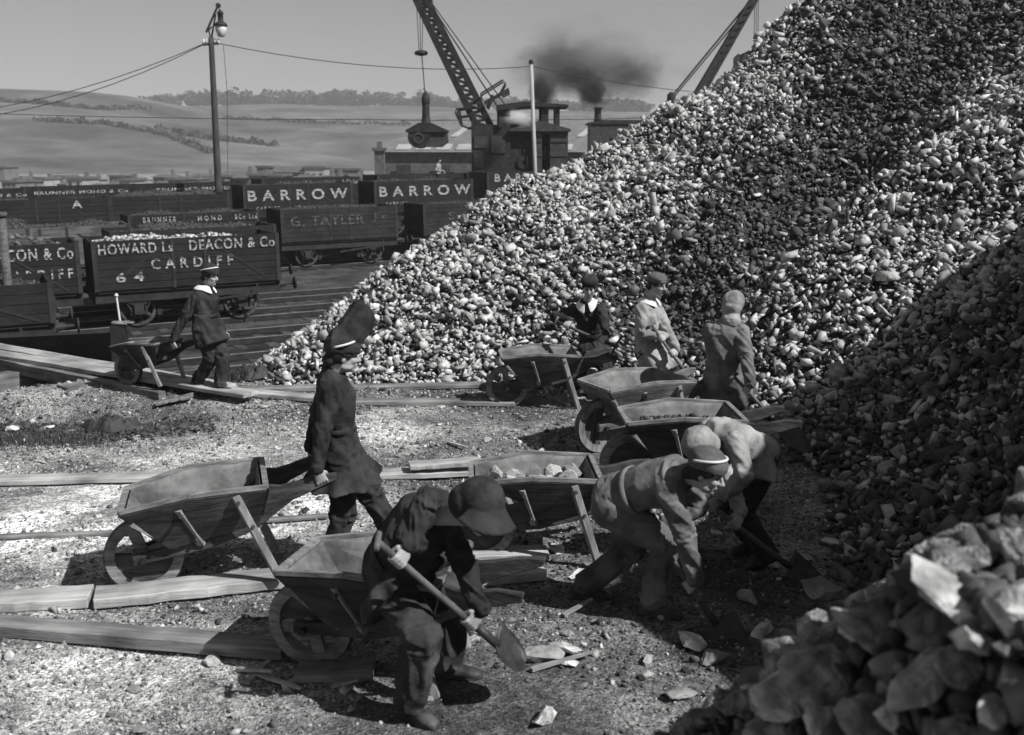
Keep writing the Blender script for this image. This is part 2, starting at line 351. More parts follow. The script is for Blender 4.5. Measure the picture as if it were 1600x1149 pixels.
# loose chips on the yard
N0 = 210000
px = rs.uniform(-8.5, 3.2, N0); py = 3.2+ (rs.rand(N0)**1.25)*12.5; gz = ground_z(px, py); P = np.stack([px, py, gz], -1); u_, v_, d_ = to_px(P)
off = px*ND[0]+py*ND[1]; cl = fbm(P[:,:2], 0.8, 3, 40.0)
ok = (u_ > -80) & (u_ < 1700) & (v_ < 1220) & (off < 15.2) & (heap_z(px, py) < gz+0.05) & (rs.rand(N0) < np.clip(0.45+0.75*cl + 0.25*(px < -1.5), 0.04, 1))
P = P[ok]; S = np.exp(rs.normal(np.log(0.0085), 0.55, len(P))); S = np.clip(S, 0.004, 0.06)*(0.8+P[:,1]*0.035)
P[:,2] += S*0.25
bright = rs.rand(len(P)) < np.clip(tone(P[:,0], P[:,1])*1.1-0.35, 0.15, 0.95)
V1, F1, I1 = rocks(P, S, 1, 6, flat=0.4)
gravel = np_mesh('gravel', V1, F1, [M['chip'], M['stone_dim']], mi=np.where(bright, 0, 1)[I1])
tag(gravel, 'pale stone chips strewn over the trodden yard', 'gravel', kind='stuff'); print('chips', len(P))
# ---------------------------------------------------------------- foreground lumps, each a thing of its own
def single_rock(name, m, p, s, sub, seed, rot=None, scale=(1,1,1)):
    rs_ = np.random.RandomState(seed); v0 = rs_.normal(size=(rs_.randint(15, 24), 3)); v0 /= np.linalg.norm(v0, axis=1)[:,None]; v0 *= rs_.uniform(.8, 1.2, (len(v0), 1))*np.array([1.15, rs_.uniform(.7,1), rs_.uniform(.55,.85)])*np.array(scale)
    bm = bmesh.new(); [bm.verts.new(q) for q in v0]; bmesh.ops.convex_hull(bm, input=bm.verts, use_existing_faces=False); bmesh.ops.delete(bm, geom=[q for q in bm.verts if not q.link_faces], context='VERTS')
    bmesh.ops.recalc_face_normals(bm, faces=bm.faces); bmesh.ops.bevel(bm, geom=list(bm.edges)+list(bm.verts), offset=.045, segments=1, affect='EDGES', clamp_overlap=True)
    bmesh.ops.triangulate(bm, faces=bm.faces); bmesh.ops.subdivide_edges(bm, edges=bm.edges, cuts=2, use_grid_fill=True); bmesh.ops.triangulate(bm, faces=bm.faces)
    me = bpy.data.meshes.new(name); bm.normal_update(); co = np.array([q.co[:] for q in bm.verts]); no = np.array([q.normal[:] for q in bm.verts]); co = co+no*(.055*fbm(co, 2.6, 3, seed*1.3)+.02*fbm(co, 9, 2, seed*.7))[:,None]
    for q, c in zip(bm.verts, co*s): q.co = c
    bm.to_mesh(me); bm.free(); me.materials.append(m); o = bpy.data.objects.new(name, me); C.objects.link(o)
    o.location = p; o.rotation_euler = rot if rot is not None else (rs_.uniform(-.6,.6), rs_.uniform(-.6,.6), rs_.uniform(0,6.28)); return o
def on_surf(u, v):
    d = ray(u, v); ts = np.linspace(.8, 30, 3000); P = np.outer(ts, d)+np.array([0,0,CAM_H]); h = surf_z(P[:,0], P[:,1]); k = int(np.argmax(P[:,2] < h)); return Vector(P[k]), float(ts[k])
random.seed(5)
# fillers between the big lumps belong to the heap's own look: a second stuff sheet of small stones close to the camera
N0 = 9000
px = rs.uniform(0.0, 3.2, N0); py = rs.uniform(1.6, 4.5, N0); hz = heap_z(px, py); P = np.stack([px, py, hz], -1); u_, v_, d_ = to_px(P)
ok = (hz > ground_z(px, py)-0.02) & (u_ < 1800) & (v_ < 1300) & (d_ > 0.8); P = P[ok]; S = np.clip(np.exp(rs.normal(np.log(0.036), 0.45, len(P))), 0.012, 0.08)
V1, F1, I1 = rocks(P, S, 2, 8)
tag(np_mesh('rubble', V1, F1, [M['stone_dim']]), 'small dark rubble between the blurred lumps nearest the camera', 'rubble', kind='stuff')
protos = [single_rock('limestone_lump', M['lump'], (0,0,0), 1.0, 3, 100+k, (0,0,0)) for k in range(10)]
N0 = 4000; px = rs.uniform(0.1, 2.4, N0); py = rs.uniform(1.7, 4.6, N0); hz = heap_z(px, py); P = np.stack([px, py, hz], -1); u_, v_, d_ = to_px(P)
ok = (hz > ground_z(px, py)) & (u_ < 1680) & (v_ < 1200) & (d_ > 1.1); P = P[ok]
placed = []; used = 0
for p in P:
    s = float(np.clip(np.exp(rs.normal(math.log(0.064), 0.40)), 0.035, 0.14)); 
    if all((p[0]-q[0])**2+(p[1]-q[1])**2+(p[2]-q[2])**2 > (0.78*(s+q[3]))**2 for q in placed):
        placed.append((*p, s))
        if used < len(protos): o = protos[used]
        else: o = protos[used % len(protos)].copy(); C.objects.link(o)
        used += 1; o.location = (p[0], p[1], p[2]+s*0.25); o.scale = (s,)*3; o.rotation_euler = (rs.uniform(-.7,.7), rs.uniform(-.7,.7), rs.uniform(0,6.28))
        tag(o, 'rough grey limestone lump in the blurred near heap', 'stone', 'lumps of the near heap')
        if len(placed) >= 205: break
print('lumps', len(placed))

for k, (u, v, pxr, sc3, rot, lab) in enumerate([(1495,942,62,(1.35,.85,.8),(.2,.5,-.3),'long white lump standing out on the near heap'),(1232,1092,66,(1.1,1,1),(.1,.2,.4),'big squared pale block low on the near heap'),(1590,960,66,(.8,.8,1.4),(.1,.1,0),'tall white lump at the right margin of the near heap'),
   (1450,1045,70,(1.4,.8,.7),(.1,-.4,.5),'long pale slab tilted across the near heap'),(1520,1000,50,(1.3,.8,.6),(.3,.4,1.2),'pale crooked lump above the tilted slab'),(1560,865,34,(1.1,.8,.7),(.2,.2,.2),'small white lump near the right margin'),(1285,925,32,(1.1,.9,.8),(.1,.3,.2),'grey block on the crest of the near heap by the shovel blade'),
   (1330,1110,34,(1,1,.8),(.3,.1,.8),'white lump at the foot of the big squared block'),(1390,1035,40,(1,1,.8),(.3,.1,.8),'round grey lump in the middle of the near heap'),(1480,905,30,(1.5,.7,.5),(.2,.1,.3),'flat pale lump above the long white one'),(1120,1030,26,(1,1,.8),(.2,.1,.4),'grey lump at the left edge of the near heap'),(1060,1085,24,(1.2,1,.7),(.1,.1,.4),'lump at the lowest left end of the near heap'),(1430,800,24,(1,1,.7),(.1,.4,.4),'grey lump on the skyline of the near heap'),(1200,1135,34,(1.2,1,.8),(.1,.2,.3),'pale lump on the bottom margin left of the squared block'),(1290,1130,40,(1.1,1,.9),(.4,.2,.9),'pale lump on the bottom margin right of the squared block'),(1400,1125,46,(1.2,1,.8),(.1,.5,.9),'broad white lump on the bottom margin of the near heap'),(1180,1080,26,(1,1,.9),(.4,.2,.9),'pale lump against the left of the squared block'),(1340,985,30,(1.3,1,.7),(.4,.2,.1),'pale flat lump in the dark middle of the near heap'),(1270,1000,26,(1,1,.9),(.4,.2,.9),'grey round lump above the squared block'),(1550,1110,40,(1,1,.9),(.4,.2,.9),'pale lump in the lower right corner')]):
    p, t = on_surf(u, v); r = pxr*t/FPX; dv = -(Vector(ray(u, v))).normalized(); pale = 'white' in lab or 'pale' in lab
    o = single_rock('limestone_lump', M['pale_lump' if pale else 'lump'], p+dv*r*.55, r, 3, 600+k, rot, sc3); tag(o, lab, 'stone')
# ---------------------------------------------------------------- far hills
def interp(x, xs_, zs_): return np.interp(x, xs_, zs_)
def hill_obj(name, sil, Ycrest, Yfoot, x0, x1, seed, wig):
    pts = [atY(u, v, Ycrest) for u, v in sil]; sx = [p.x for p in pts]; sz = [p.z for p in pts]
    xs_ = np.linspace(x0, x1, 260); ys_ = np.concatenate([np.linspace(Yfoot, Ycrest*1.05, 70), np.linspace(Ycrest*1.1, Ycrest*2.2, 10)])
    def zf(X, Y):
        p = np.stack([X, Y], -1).reshape(-1, 2); cz = interp(p[:,0], sx, sz)
        t = np.clip((p[:,1]-Yfoot)/(Ycrest-Yfoot), 0, 1); k = t*(1.55-0.55*t) if wig > 0 else t
        n_ = fbm(p, 1/90., 4, seed)*wig*np.sin(np.pi*np.clip(t, 0, 1))
        z = -2.5 + (cz+2.5)*k + n_ + (p[:,1] > Ycrest)*(-(p[:,1]-Ycrest)*0.004)
        return z.reshape(X.shape)
    return tag(grid_mesh(name, xs_, ys_, zf, M['hill']), kind='structure')
SILB = [(-2600,175),(-400,170),(200,168),(300,166),(500,165),(640,167),(800,172),(1000,176),(1600,190),(3500,215)]
SILA = [(-2600,190),(-800,170),(-300,142),(0,139),(70,141),(140,144),(200,150),(240,160),(300,178),(360,192),(450,210),(560,232),(640,250),(760,262),(3000,262)]
hill_obj('hills', SILB, 900, 420, -1700, 1700, 5.0, 5.0)
hill_obj('hills', SILA, 610, 300, -1300, 500, 8.0, 4.0)
M['leaf'] = mat('far_leaves', 0.03, 0.075, 0.4, 0.95, 0.0, island=0.4)
M['bark'] = mat('bark', 0.03, 0.08, 6, 0.95, 0.0)
def make_tree(seed, H):
    rs_ = np.random.RandomState(seed); root = empty('tree'); tb = MB()
    tb.tube([(0,0,-0.6),(0.1,0,H*0.3),(0,0.1,H*0.6)], [H*0.04, H*0.03, H*0.012], 6)
    for k in range(4):
        a = rs_.uniform(0, 6.28); tb.tube([(0.05,0,H*(0.25+0.07*k)), (math.cos(a)*H*.22, math.sin(a)*H*.22, H*(0.55+0.06*k))], [H*0.015, H*0.005], 5)
    tb.build('trunk', M['bark'], root)
    V, F = [], []; k = 0
    cl = [(rs_.uniform(-.36,.36)*H, rs_.uniform(-.34,.34)*H, rs_.uniform(.34,.82)*H, rs_.uniform(.12,.24)*H) for _ in range(13)]
    for cx_, cy_, cz_, cr_ in cl:
        for _ in range(34):
            d = rs_.normal(size=3); d /= np.linalg.norm(d); c = np.array([cx_, cy_, cz_]) + d*cr_*rs_.uniform(.55, 1.05)*np.array([1,1,.75])
            a, b = rs_.normal(size=3), rs_.normal(size=3); s = H*rs_.uniform(.025, .055); a = a/np.linalg.norm(a)*s; b = b/np.linalg.norm(b)*s
            V += [c-a-b, c+a-b, c+a+b, c-a+b]; F.append((k, k+1, k+2, k+3)); k += 4
    np_mesh('crown', np.array(V), np.array(F), [M['leaf']], root); return root
random.seed(11)
tp = [make_tree(20+k, 10.0) for k in range(4)]
def put_tree(k, u, v, Y, s):
    o = tp[k] if k < 4 else copy_tree(tp[k % 4]); p = atY(u, v, Y); o.location = (p.x, p.y, p.z-2.2*s); o.scale = (s*random.uniform(1.3,2.1), s*1.1, s); o.rotation_euler = (0,0,random.uniform(0,6.28))
    tag(o, 'dark bushy tree in the row along the crest of the far plateau', 'tree', 'trees along the far plateau')
k = 0; u = 236
while u < 1010:
    v = np.interp(u, [q[0] for q in SILB], [q[1] for q in SILB]); hgt = random.uniform(1.0, 2.1)*(1.0 if u < 700 else 0.85)
    put_tree(k, u, v+2, 896, hgt); k += 1; u += random.choice([7,9,10,12,14,24])
# hedges on the slopes
bpy.context.view_layer.update(); HL = [o for o in C.objects if o.name.startswith('hills')]
def hit(u, v):
    d = Vector(ray(u, v)).normalized(); best = None
    for o in HL:
        ok, loc, *_ = o.ray_cast(Vector((0,0,CAM_H)), d)
        if ok and (best is None or loc.y < best.y): best = loc
    return best
for k, (pl, lab) in enumerate([([(-40,158),(60,163),(150,172),(235,171)],'hedge line high on the headland at the left'),([(245,203),(330,219),(430,229)],'hedge line running down the middle slope'),([(350,186),(480,193),(640,197)],'hedge line just under the field of the plateau'),([(60,190),(170,196),(260,212),(330,240)],'long hedge line curving across the headland')]):
    rs_ = np.random.RandomState(70+k); VV, FF = [], []; q = 0
    for (a, b) in zip(pl[:-1], pl[1:]):
        for t in np.linspace(0, 1, 90):
            h_ = hit(a[0]+(b[0]-a[0])*t, a[1]+(b[1]-a[1])*t)
            if h_ is None: continue
            for _ in range(3):
                c = np.array(h_)+rs_.normal(size=3)*np.array([.8,.8,.35])+np.array([0,0,.9+.5*math.sin(t*19+k)]); s_ = rs_.uniform(.4,.9); a3 = rs_.normal(size=3); b3 = rs_.normal(size=3); a3 *= s_/np.linalg.norm(a3); b3 *= s_/np.linalg.norm(b3)
                VV += [c-a3-b3, c+a3-b3, c+a3+b3, c-a3+b3]; FF.append((q,q+1,q+2,q+3)); q += 4
    if VV: tag(np_mesh('hedge', np.array(VV), np.array(FF), [M['leaf']]), lab, 'hedge')
# ---------------------------------------------------------------- town and dock buildings along the foot of the hill
M['bld'] = mat('far_brick', 0.10, 0.16, 0.6, 0.9, 0.0); M['bld_pale'] = mat('far_render', 0.22, 0.32, 0.6, 0.9, 0.0); M['slate'] = mat('slate_roof', 0.07, 0.12, 0.8, 0.8, 0.0)
M['glass'] = mat('window_glass', 0.02, 0.05, 1, 0.2, 0.0, spec=0.5)
def building(u0, u1, vt, vb, Y, label, m='bld', roof='gable', wins=3, chim=True):
    a, b = atY(u0, vb, Y), atY(u1, vt, Y); W = b.x-a.x; H = b.z-a.z; D = max(6, W*0.6)
    z0 = -1.3 ; r = empty('dock_building', ((a.x+b.x)/2, Y+D/2, z0)); tag(r, label, 'building', 'buildings at the foot of the hill')
    Ht = b.z - z0; hw = Ht*(0.72 if roof == 'gable' else 1.0)
    wb = MB().box((0,0,hw/2), (W, D, hw)); wb.build('wall', M[m], r)
    if roof == 'gable': MB().add([(-W/2-.3,-D/2-.3,hw),(W/2+.3,-D/2-.3,hw),(W/2+.3,D/2+.3,hw),(-W/2-.3,D/2+.3,hw),(-W/2,0,Ht),(W/2,0,Ht)], [(0,1,5,4),(3,4,5,2),(0,4,3),(1,2,5),(0,3,2,1)]).build('roof', M['slate'], r)
    else: MB().box((0,0,hw+.15),(W+.5,D+.5,.3)).build('roof', M['slate'], r)
    if chim: MB().box((W*.3,0,Ht+.2),(.55,.7,1.3)).build('chimney', M['bld'], r)
    for i in range(wins): MB().box((-W/2+W*(i+.5)/wins, -D/2-.03, hw*.6), (W/wins*.35, .08, hw*.28)).build('window', M['glass'], r)
B_ = [(-60,6,262,300,210,'stone dock building at the left margin under the hill','bld','flat',2,False),(22,42,276,300,190,'narrow brick store left of the dark sheds','bld','gable',2,True),
 (48,74,281,300,200,'low brick cottage with chimney below the hill','bld','gable',3,True),(84,98,277,302,180,'dark upright warehouse end below the hill','bld','flat',2,False),
 (104,120,283,302,185,'small grey shed with slate roof left of the lamp post','bld','gable',2,False),(126,150,280,300,205,'grey store with two windows left of the lamp post','bld','gable',2,True),
 (172,190,276,300,195,'square dock office with flat roof and tall windows','bld','flat',3,False),(196,236,281,300,215,'long low slate roofed shed left of the lamp post','bld','gable',5,False),
 (240,268,273,298,190,'brick house with chimney between shed and pale house','bld','gable',3,True),(268,290,276,298,188,'pale rendered house left of the lamp post','bld_pale','gable',2,True),
 (296,330,272,296,200,'brick terrace just left of the lamp post','bld','gable',4,True),(346,398,268,292,210,'long brick terrace just right of the lamp post','bld','gable',6,True),
 (402,422,262,284,170,'small flat roofed tower building right of the lamp post','bld','flat',2,False),(426,474,260,284,165,'broad dark warehouse beyond the lettered wagons','bld','gable',4,False),
 (476,506,263,284,165,'pale low building right of the broad dark warehouse','bld_pale','flat',3,False),(509,560,266,284,175,'long low shed left of the skylit roof','bld','flat',4,False)]
for q in B_: building(*q)
random.seed(21)
for k in range(22):
    u = 8+k*25.5+random.uniform(-6,6); w_ = random.uniform(9,26); vt = random.uniform(280,288)-(u > 330)*10; building(u, u+w_, vt, 300-(u > 330)*10, random.uniform(140,168), 'small grey store or cottage in the jumble below the hill', random.choice(['bld','bld','bld_pale']), random.choice(['gable','flat']), random.randint(1,3), random.random() < .5)
# ---------------------------------------------------------------- skylit shed
M['shed_roof'] = mat('shed_roof', 0.12, 0.19, 1.5, 0.8, 0.0, grain=(1,1,1)); M['skylight'] = mat('skylight_glass', 0.30, 0.42, 1, 0.35, 0.0)
M['brickd'] = mat('sooty_brick', 0.06, 0.12, 3, 0.9, 0.0)
ya = 96.0; e0 = atY(594, 238, ya); xr = atY(1120, 238, ya).x; ez = e0.z; rz_ = atY(690, 181, ya+9).z; rx = atY(690, 181, ya+9).x
sh = empty('engine_shed', (e0.x, ya, -1.2)); tag(sh, 'long grey roofed shed with a row of bright skylights behind the crane', 'shed')
L_ = xr-e0.x; hz_ = ez+1.2; rh = rz_+1.2; rr = rx-e0.x
MB().box((L_/2, 9, hz_/2), (L_, 17.6, hz_)).build('wall', M['brickd'], sh)
ro = MB().add([(-.4,-.3,hz_),(L_+.4,-.3,hz_),(L_+.4,18.3,hz_),(-.4,18.3,hz_),(rr,9,rh),(L_,9,rh)], [(0,1,5,4),(2,3,4,5),(3,0,4),(1,2,5),(0,3,2,1)]).build('roof', M['shed_roof'], sh)
def on_roof(x, t, d=.05): return Vector((x, -.3+9.3*t, hz_+(rh-hz_)*t+d))
for i in range(9):
    x = 1.3+i*1.75; a, b, c, d = on_roof(x, .04), on_roof(x+1.25, .04), on_roof(x+1.45, .17), on_roof(x+.2, .17)
    f = MB().add([a,b,c,d]+[q+Vector((0,0,.08)) for q in (a,b,c,d)], [(0,1,2,3),(4,5,6,7),(0,1,5,4),(1,2,6,5),(2,3,7,6),(3,0,4,7)]).build('skylight', M['skylight'], sh)
for x in (5.9, 17.2):
    a, b, c, d = on_roof(x, .38), on_roof(x+.6, .38), on_roof(x+1.6, .62), on_roof(x+1.1, .62)
    MB().add([a,b,c,d]+[q+Vector((0,0,.08)) for q in (a,b,c,d)], [(0,1,2,3),(4,5,6,7),(0,1,5,4),(1,2,6,5),(2,3,7,6),(3,0,4,7)]).build('skylight', M['skylight'], sh)
for i in range(6): MB().box((2+i*3.4, -.13, hz_*.62), (1.3,.1,hz_*.3)).build('window', M['glass'], sh)
ch = empty('gate_pillar', (atY(594, 280, 92).x, 92, -1.2)); tag(ch, 'slim dark pillar with capped top at the left end of the skylit shed', 'pillar')
pz = atY(594, 236, 92).z+1.2
MB().box((0,0,pz/2),(.8,.8,pz)).build('shaft', M['brickd'], ch); MB().box((0,0,pz+.12),(1.15,1.15,.24)).box((0,0,pz+.5),(.4,.4,.5)).build('cap', M['brickd'], ch)
# ---------------------------------------------------------------- steam cranes
M['iron'] = mat('sooty_iron', 0.012, 0.035, 3, 0.7, 0.2, 20); M['iron_pale'] = mat('paler_iron', 0.03, 0.07, 4, 0.6, 0.2, 20); M['rope'] = mat('wire_rope', 0.03, 0.05, 30, 0.8, 0)  # second iron is a paler tone for cab, panels and fittings
YC = 62.0
def q1(u, v, dy=0.0): p = atY(u, v, YC+dy); return p-Vector((c1x, YC, c1z))
c1x = atY(812, 268, YC).x; c1z = -0.5
cr = empty('steam_crane', (c1x, YC, c1z)); tag(cr, 'dark steam grab crane with lattice jib and canopied cab behind the wagons', 'crane')
def boxuv(mb, u0, v0, u1, v1, y0, y1): a, b = q1(u0, v1), q1(u1, v0); return mb.box(((a.x+b.x)/2, (y0+y1)/2, (a.z+b.z)/2), (b.x-a.x, y1-y0, b.z-a.z))
body = MB(); boxuv(body, 738, 196, 798, 268, -1.2, 1.4); boxuv(body, 798, 198, 834, 268, -1.0, 1.4); boxuv(body, 777, 170, 797, 197, -.9, 1.2); body.build('engine_house', M['iron'], cr)
cab = MB(); boxuv(cab, 833, 204, 846, 268, -1.3, 1.3); boxuv(cab, 858, 204, 886, 268, -1.3, 1.3); boxuv(cab, 844, 204, 860, 211, -1.3, -1.2); boxuv(cab, 844, 204, 860, 268, 1.0, 1.3); cab.build('cab', M['iron_pale'], cr)
a0, a1, a2 = q1(796,203), q1(842,190), q1(890,203)
MB().prism([(a0.x,a0.z),(a1.x,a1.z),(a2.x,a2.z),(a2.x,a2.z-.12),(a0.x,a0.z-.12)], -1.5, 1.5).build('cab_roof', M['iron_pale'], cr)
can = MB(); a, b, c_ = q1(776,168), q1(820,163), q1(886,166); can.prism([(a.x,a.z-.25),(a.x,a.z+.05),(b.x,b.z+.08),(c_.x,c_.z),(c_.x,c_.z-.12),(b.x,b.z-.2)], -1.6, 1.6); can.build('canopy', M['iron'], cr)
for u0, u1, v0 in ((780,786,168),(845,856,166),(866,873,166)):
    for y_ in (-1.3, 1.2): p = MB(); boxuv(p, u0, v0, u1, 200, y_-.1, y_+.1); p.build('canopy_post', M['iron'], cr)
bo = MB(); p = q1(815, 196); bo.lathe([(.75,-1.6),(.75,.1),(.55,.35),(.2,.45)], (p.x, .3, p.z), 20); bo.build('boiler', M['iron'], cr, True)
p = q1(848, 158); MB().lathe([(.2,-1.2),(.2,.15),(.27,.2),(.27,.3)], (p.x, .4, p.z), 14).build('chimney', M['iron'], cr, True)
jb = MB()
for s_ in (-.75, .75):
    lo, hi = q1(800, 262, 0), q1(668, 2, 0); lo2, hi2 = q1(748, 204, 0), q1(650, 0, 0)
    lo += Vector((0,s_,0)); hi += Vector((0,s_*.45,0)); lo2 += Vector((0,s_,0)); hi2 += Vector((0,s_*.45,0))
    jb.bar(lo, hi, .16, .34); jb.bar(lo2, hi2, .16, .34)
    jb.bar(lo2, q1(775, 250)+Vector((0,s_,0)), .14, .3)
    for i in range(15):
        t = i/15; A = lo2.lerp(hi2, t); t2 = (i+.5)/15; k = .22+.78*t2; B = lo.lerp(hi, k); A2 = lo2.lerp(hi2, (i+1)/15); jb.bar(A, B, .05, .1); jb.bar(B, A2, .05, .1)
jb.build('jib', M['iron'], cr)
for u_, v_ in ((655, 2), (668, 4)):
    p = q1(u_, v_); MB().disc_ring(.08, .3, -.1, .1, (p.x, 0, p.z), 20).bar((p.x-.25,0,p.z),(p.x+.25,0,p.z),.06,.06).bar((p.x,0,p.z-.25),(p.x,0,p.z+.25),.06,.06).build('sheave', M['iron'], cr)
st = MB()
for y_ in (-.4, .4):
    st.tube([q1(672, 6)+Vector((0,y_,0)), q1(778, 168)+Vector((0,y_*1.6,0))], .035, 5); st.tube([q1(674, 4)+Vector((0,y_*.6,0)), q1(790, 165)+Vector((0,y_,0))], .025, 5)
st.build('stay_rope', M['rope'], cr)
pf = MB()
for y_ in (-.9, .9):
    o_ = Vector((0,y_,0))
    P_ = lambda *l: [q1(*q)+o_ for q in l]
    pf.tube(P_((752,158),(752,148),(786,127),(790,132),(779,152)), .05, 5); pf.tube(P_((757,162),(795,140),(796,146),(784,151)), .05, 5); pf.tube(P_((762,170),(770,150)), .08, 5)
    pf.build('platform_rail', M['iron'], cr); pf = MB(); pf.tube(P_((742,168),(714,172),(713,178),(721,196),(732,201),(745,199)), .05, 5); pf.tube(P_((742,180),(716,184)), .04, 5); pf.tube(P_((717,172),(722,198)), .04, 5); pf.build('platform_rail', M['iron'], cr); pf = MB()
hr = MB()
for du, y_ in ((0,-.1),(3,0),(6,.1)): hr.tube([q1(651+du*1.6, 6)+Vector((0,y_,0)), q1(655+du*.7, 80)+Vector((0,y_,0))], .02, 5)
hr.tube([q1(659, 86), q1(664, 146)], .03, 5); hr.build('hoist_rope', M['rope'], cr)
p = q1(658, 83); MB().lathe([(.1,-.16),(.34,-.1),(.38,0),(.3,.1),(.06,.16)], (p.x,0,p.z), 16).build('hook_block', M['iron'], cr, True)
gr = MB(); p = q1(665, 146); q = q1(665, 192); gr.lathe([(.34,q.z-p.z-.3),(.22,q.z-p.z+.25),(.2,-.6),(.24,-.5),(.24,-.3),(.14,0),(.05,.1)], (p.x,0,p.z), 14)
g = gr.build('grab', M['iron'], cr)
a, b, c_, d_ = q1(636,204), q1(656,193), q1(676,193), q1(700,204)
MB().prism([(a.x,a.z),(b.x,b.z),(c_.x,c_.z),(d_.x,d_.z),(d_.x,d_.z-.12),(a.x,a.z-.12)], -.9, .9).build('grab_hood', M['iron'], g)
p = q1(656, 215); MB().disc_ring(0.02, .60, -.85, .85, (p.x,0,p.z), 26).build('grab_jaw', M['iron'], g); MB().disc_ring(.2, .3, -.9, -.86, (p.x,0,p.z-.05), 20).build('grab_ring', M['iron_pale'], g)
a, b, c_, d_ = q1(667,205), q1(698,206), q1(700,222), q1(690,230); MB().prism([(a.x,a.z),(b.x,b.z),(c_.x,c_.z),(d_.x,d_.z),(a.x,d_.z)], -.75, .75).build('grab_jaw', M['iron_pale'], g)
un = MB(); a, b = q1(735, 268), q1(890, 268); un.box(((a.x+b.x)/2, 0, 1.0), (b.x-a.x, 2.6, .5)).build('underframe', M['iron'], cr)
for u_ in (755, 805, 865):
    for y_ in (-.75, .65):
        p = q1(u_, 268); MB().disc_ring(.05, .45, y_, y_+.12, (p.x,0,.45), 20).build('wheel', M['iron'], cr)
for (u0,v0,u1,v1) in ((742,214,762,232),(768,214,790,240),(742,240,756,262)): p = MB(); boxuv(p, u0, v0, u1, v1, -1.26, -1.2); p.build('panel', M['iron_pale'], cr)
for v_ in (222, 244): p = MB(); boxuv(p, 834, v_, 845, v_+1.5, -1.34, -1.3); boxuv(p, 859, v_, 885, v_+1.5, -1.34, -1.3); p.build('cab_band', M['iron'], cr)
p = q1(806, 240); MB().disc_ring(.5, .62, -.9, -.75, (p.x,0,p.z), 24).bar((p.x-.55,-.82,p.z),(p.x+.55,-.82,p.z),.07,.05).bar((p.x,-.82,p.z-.55),(p.x,-.82,p.z+.55),.07,.05).build('gear_wheel', M['iron_pale'], cr)
p = q1(818, 254); MB().disc_ring(.1, .36, -1.1, -.7, (p.x,0,p.z), 20).build('winding_drum', M['iron'], cr)
MB().tube([q1(832,262)+Vector((0,-1.35,0)), q1(832,205)+Vector((0,-1.35,0))], .04, 6).build('hand_rail', M['iron_pale'], cr)
# second crane, mostly behind the heap
YD = 78.0; c2x = atY(950, 240, YD).x
def q2(u, v): p = atY(u, v, YD); return p-Vector((c2x, YD, c1z))
c2 = empty('steam_crane', (c2x, YD, c1z)); tag(c2, 'second steam crane with a smoking chimney half hidden by the stone heap', 'crane')
a, b = q2(919, 300), q2(1060, 194); MB().box(((a.x+b.x)/2, 0, b.z/2+.2), (b.x-a.x, 3, b.z-.4)).build('engine_house', M['iron_pale'], c2)
MB().prism([(a.x-.15,b.z-.05),(a.x-.15,b.z+.05),(a.x+.8,b.z+.22),(b.x,b.z+.22),(b.x,b.z-.05)], -1.6, 1.6).build('roof', M['iron'], c2)
p = q2(934, 190); q = q2(934, 168); MB().lathe([(.3,0),(.24,.3),(.24,q.z-p.z-.12),(.32,q.z-p.z-.1),(.32,q.z-p.z)], (p.x,0,p.z), 14).build('chimney', M['iron'], c2, True)
jb = MB()
for s_ in (-.5,.5):
    jb.bar(q2(1062,190)+Vector((0,s_,0)), q2(1176,-2)+Vector((0,s_*.5,0)), .14, .34); jb.bar(q2(1070,196)+Vector((0,s_,0)), q2(1182,0)+Vector((0,s_*.5,0)), .12, .2)
for i in range(16):
    A = q2(1062,190).lerp(q2(1176,-2), i/16); B = q2(1070,196).lerp(q2(1182,0), (i+.5)/16); jb.bar(A+Vector((0,-.45,0)), B+Vector((0,-.45,0)), .05, .08)
jb.build('jib', M['iron'], c2)
st = MB()
st.tube([q2(1172,2), q2(1048,153), q2(1000,196)], .07, 5); st.tube([q2(1178,2), q2(1052,153), q2(1005,194)], .05, 5); st.tube([q2(1180,10), q2(1090,135)], .035, 5)
st.build('stay_rope', M['rope'], c2); p = q2(1049,153); MB().lathe([(.1,-.5),(.3,-.3),(.3,.2),(.1,.4)], (p.x,0,p.z), 10).build('shackle', M['iron'], c2)
hr = MB()
for u_ in (1179,1182,1185): hr.tube([q2(u_,0), q2(u_-1,110)], .025, 5)
hr.build('hoist_rope', M['rope'], c2)
# ---------------------------------------------------------------- lamp post, pole, wires
M['pole'] = mat('tarred_pole', 0.025, 0.07, 4, 0.8, 0.3, 20, grain=(4,4,0.4)); M['pole_pale'] = mat('bare_pole', 0.28, 0.42, 4, 0.8, 0.2, 20, grain=(4,4,0.4)); M['lampglass'] = mat('lamp_glass', 0.45, 0.7, 2, 0.3, 0)
YL = 49.5
pb = atY(341, 290, YL); pt_ = atY(327.5, 66, YL); gz0 = float(ground_z(pb.x, YL)); 
lp = empty('lamp_post', (pb.x, YL, gz0)); tag(lp, 'tall dark wooden post carrying an arc lamp on a slanting bracket', 'lamp post')
def ql(u, v): p = atY(u, v, YL); return p-Vector((pb.x, YL, gz0))
MB().tube([ql(342,300)-Vector((0,0,1.0)), ql(341,290), ql(330.5,75), ql(329.5,58)], [.17,.165,.12,.11], 12).build('post', M['pole'], lp, True)
MB().bar(ql(317,70), ql(342,68), .12, .10).build('cross_arm', M['pole'], lp)
for u_ in (318, 323, 336, 341): p = ql(u_, 66); MB().lathe([(.05,-.05),(.07,.02),(.05,.1),(.02,.14)], tuple(p), 8).build('insulator', M['lampglass'], lp)
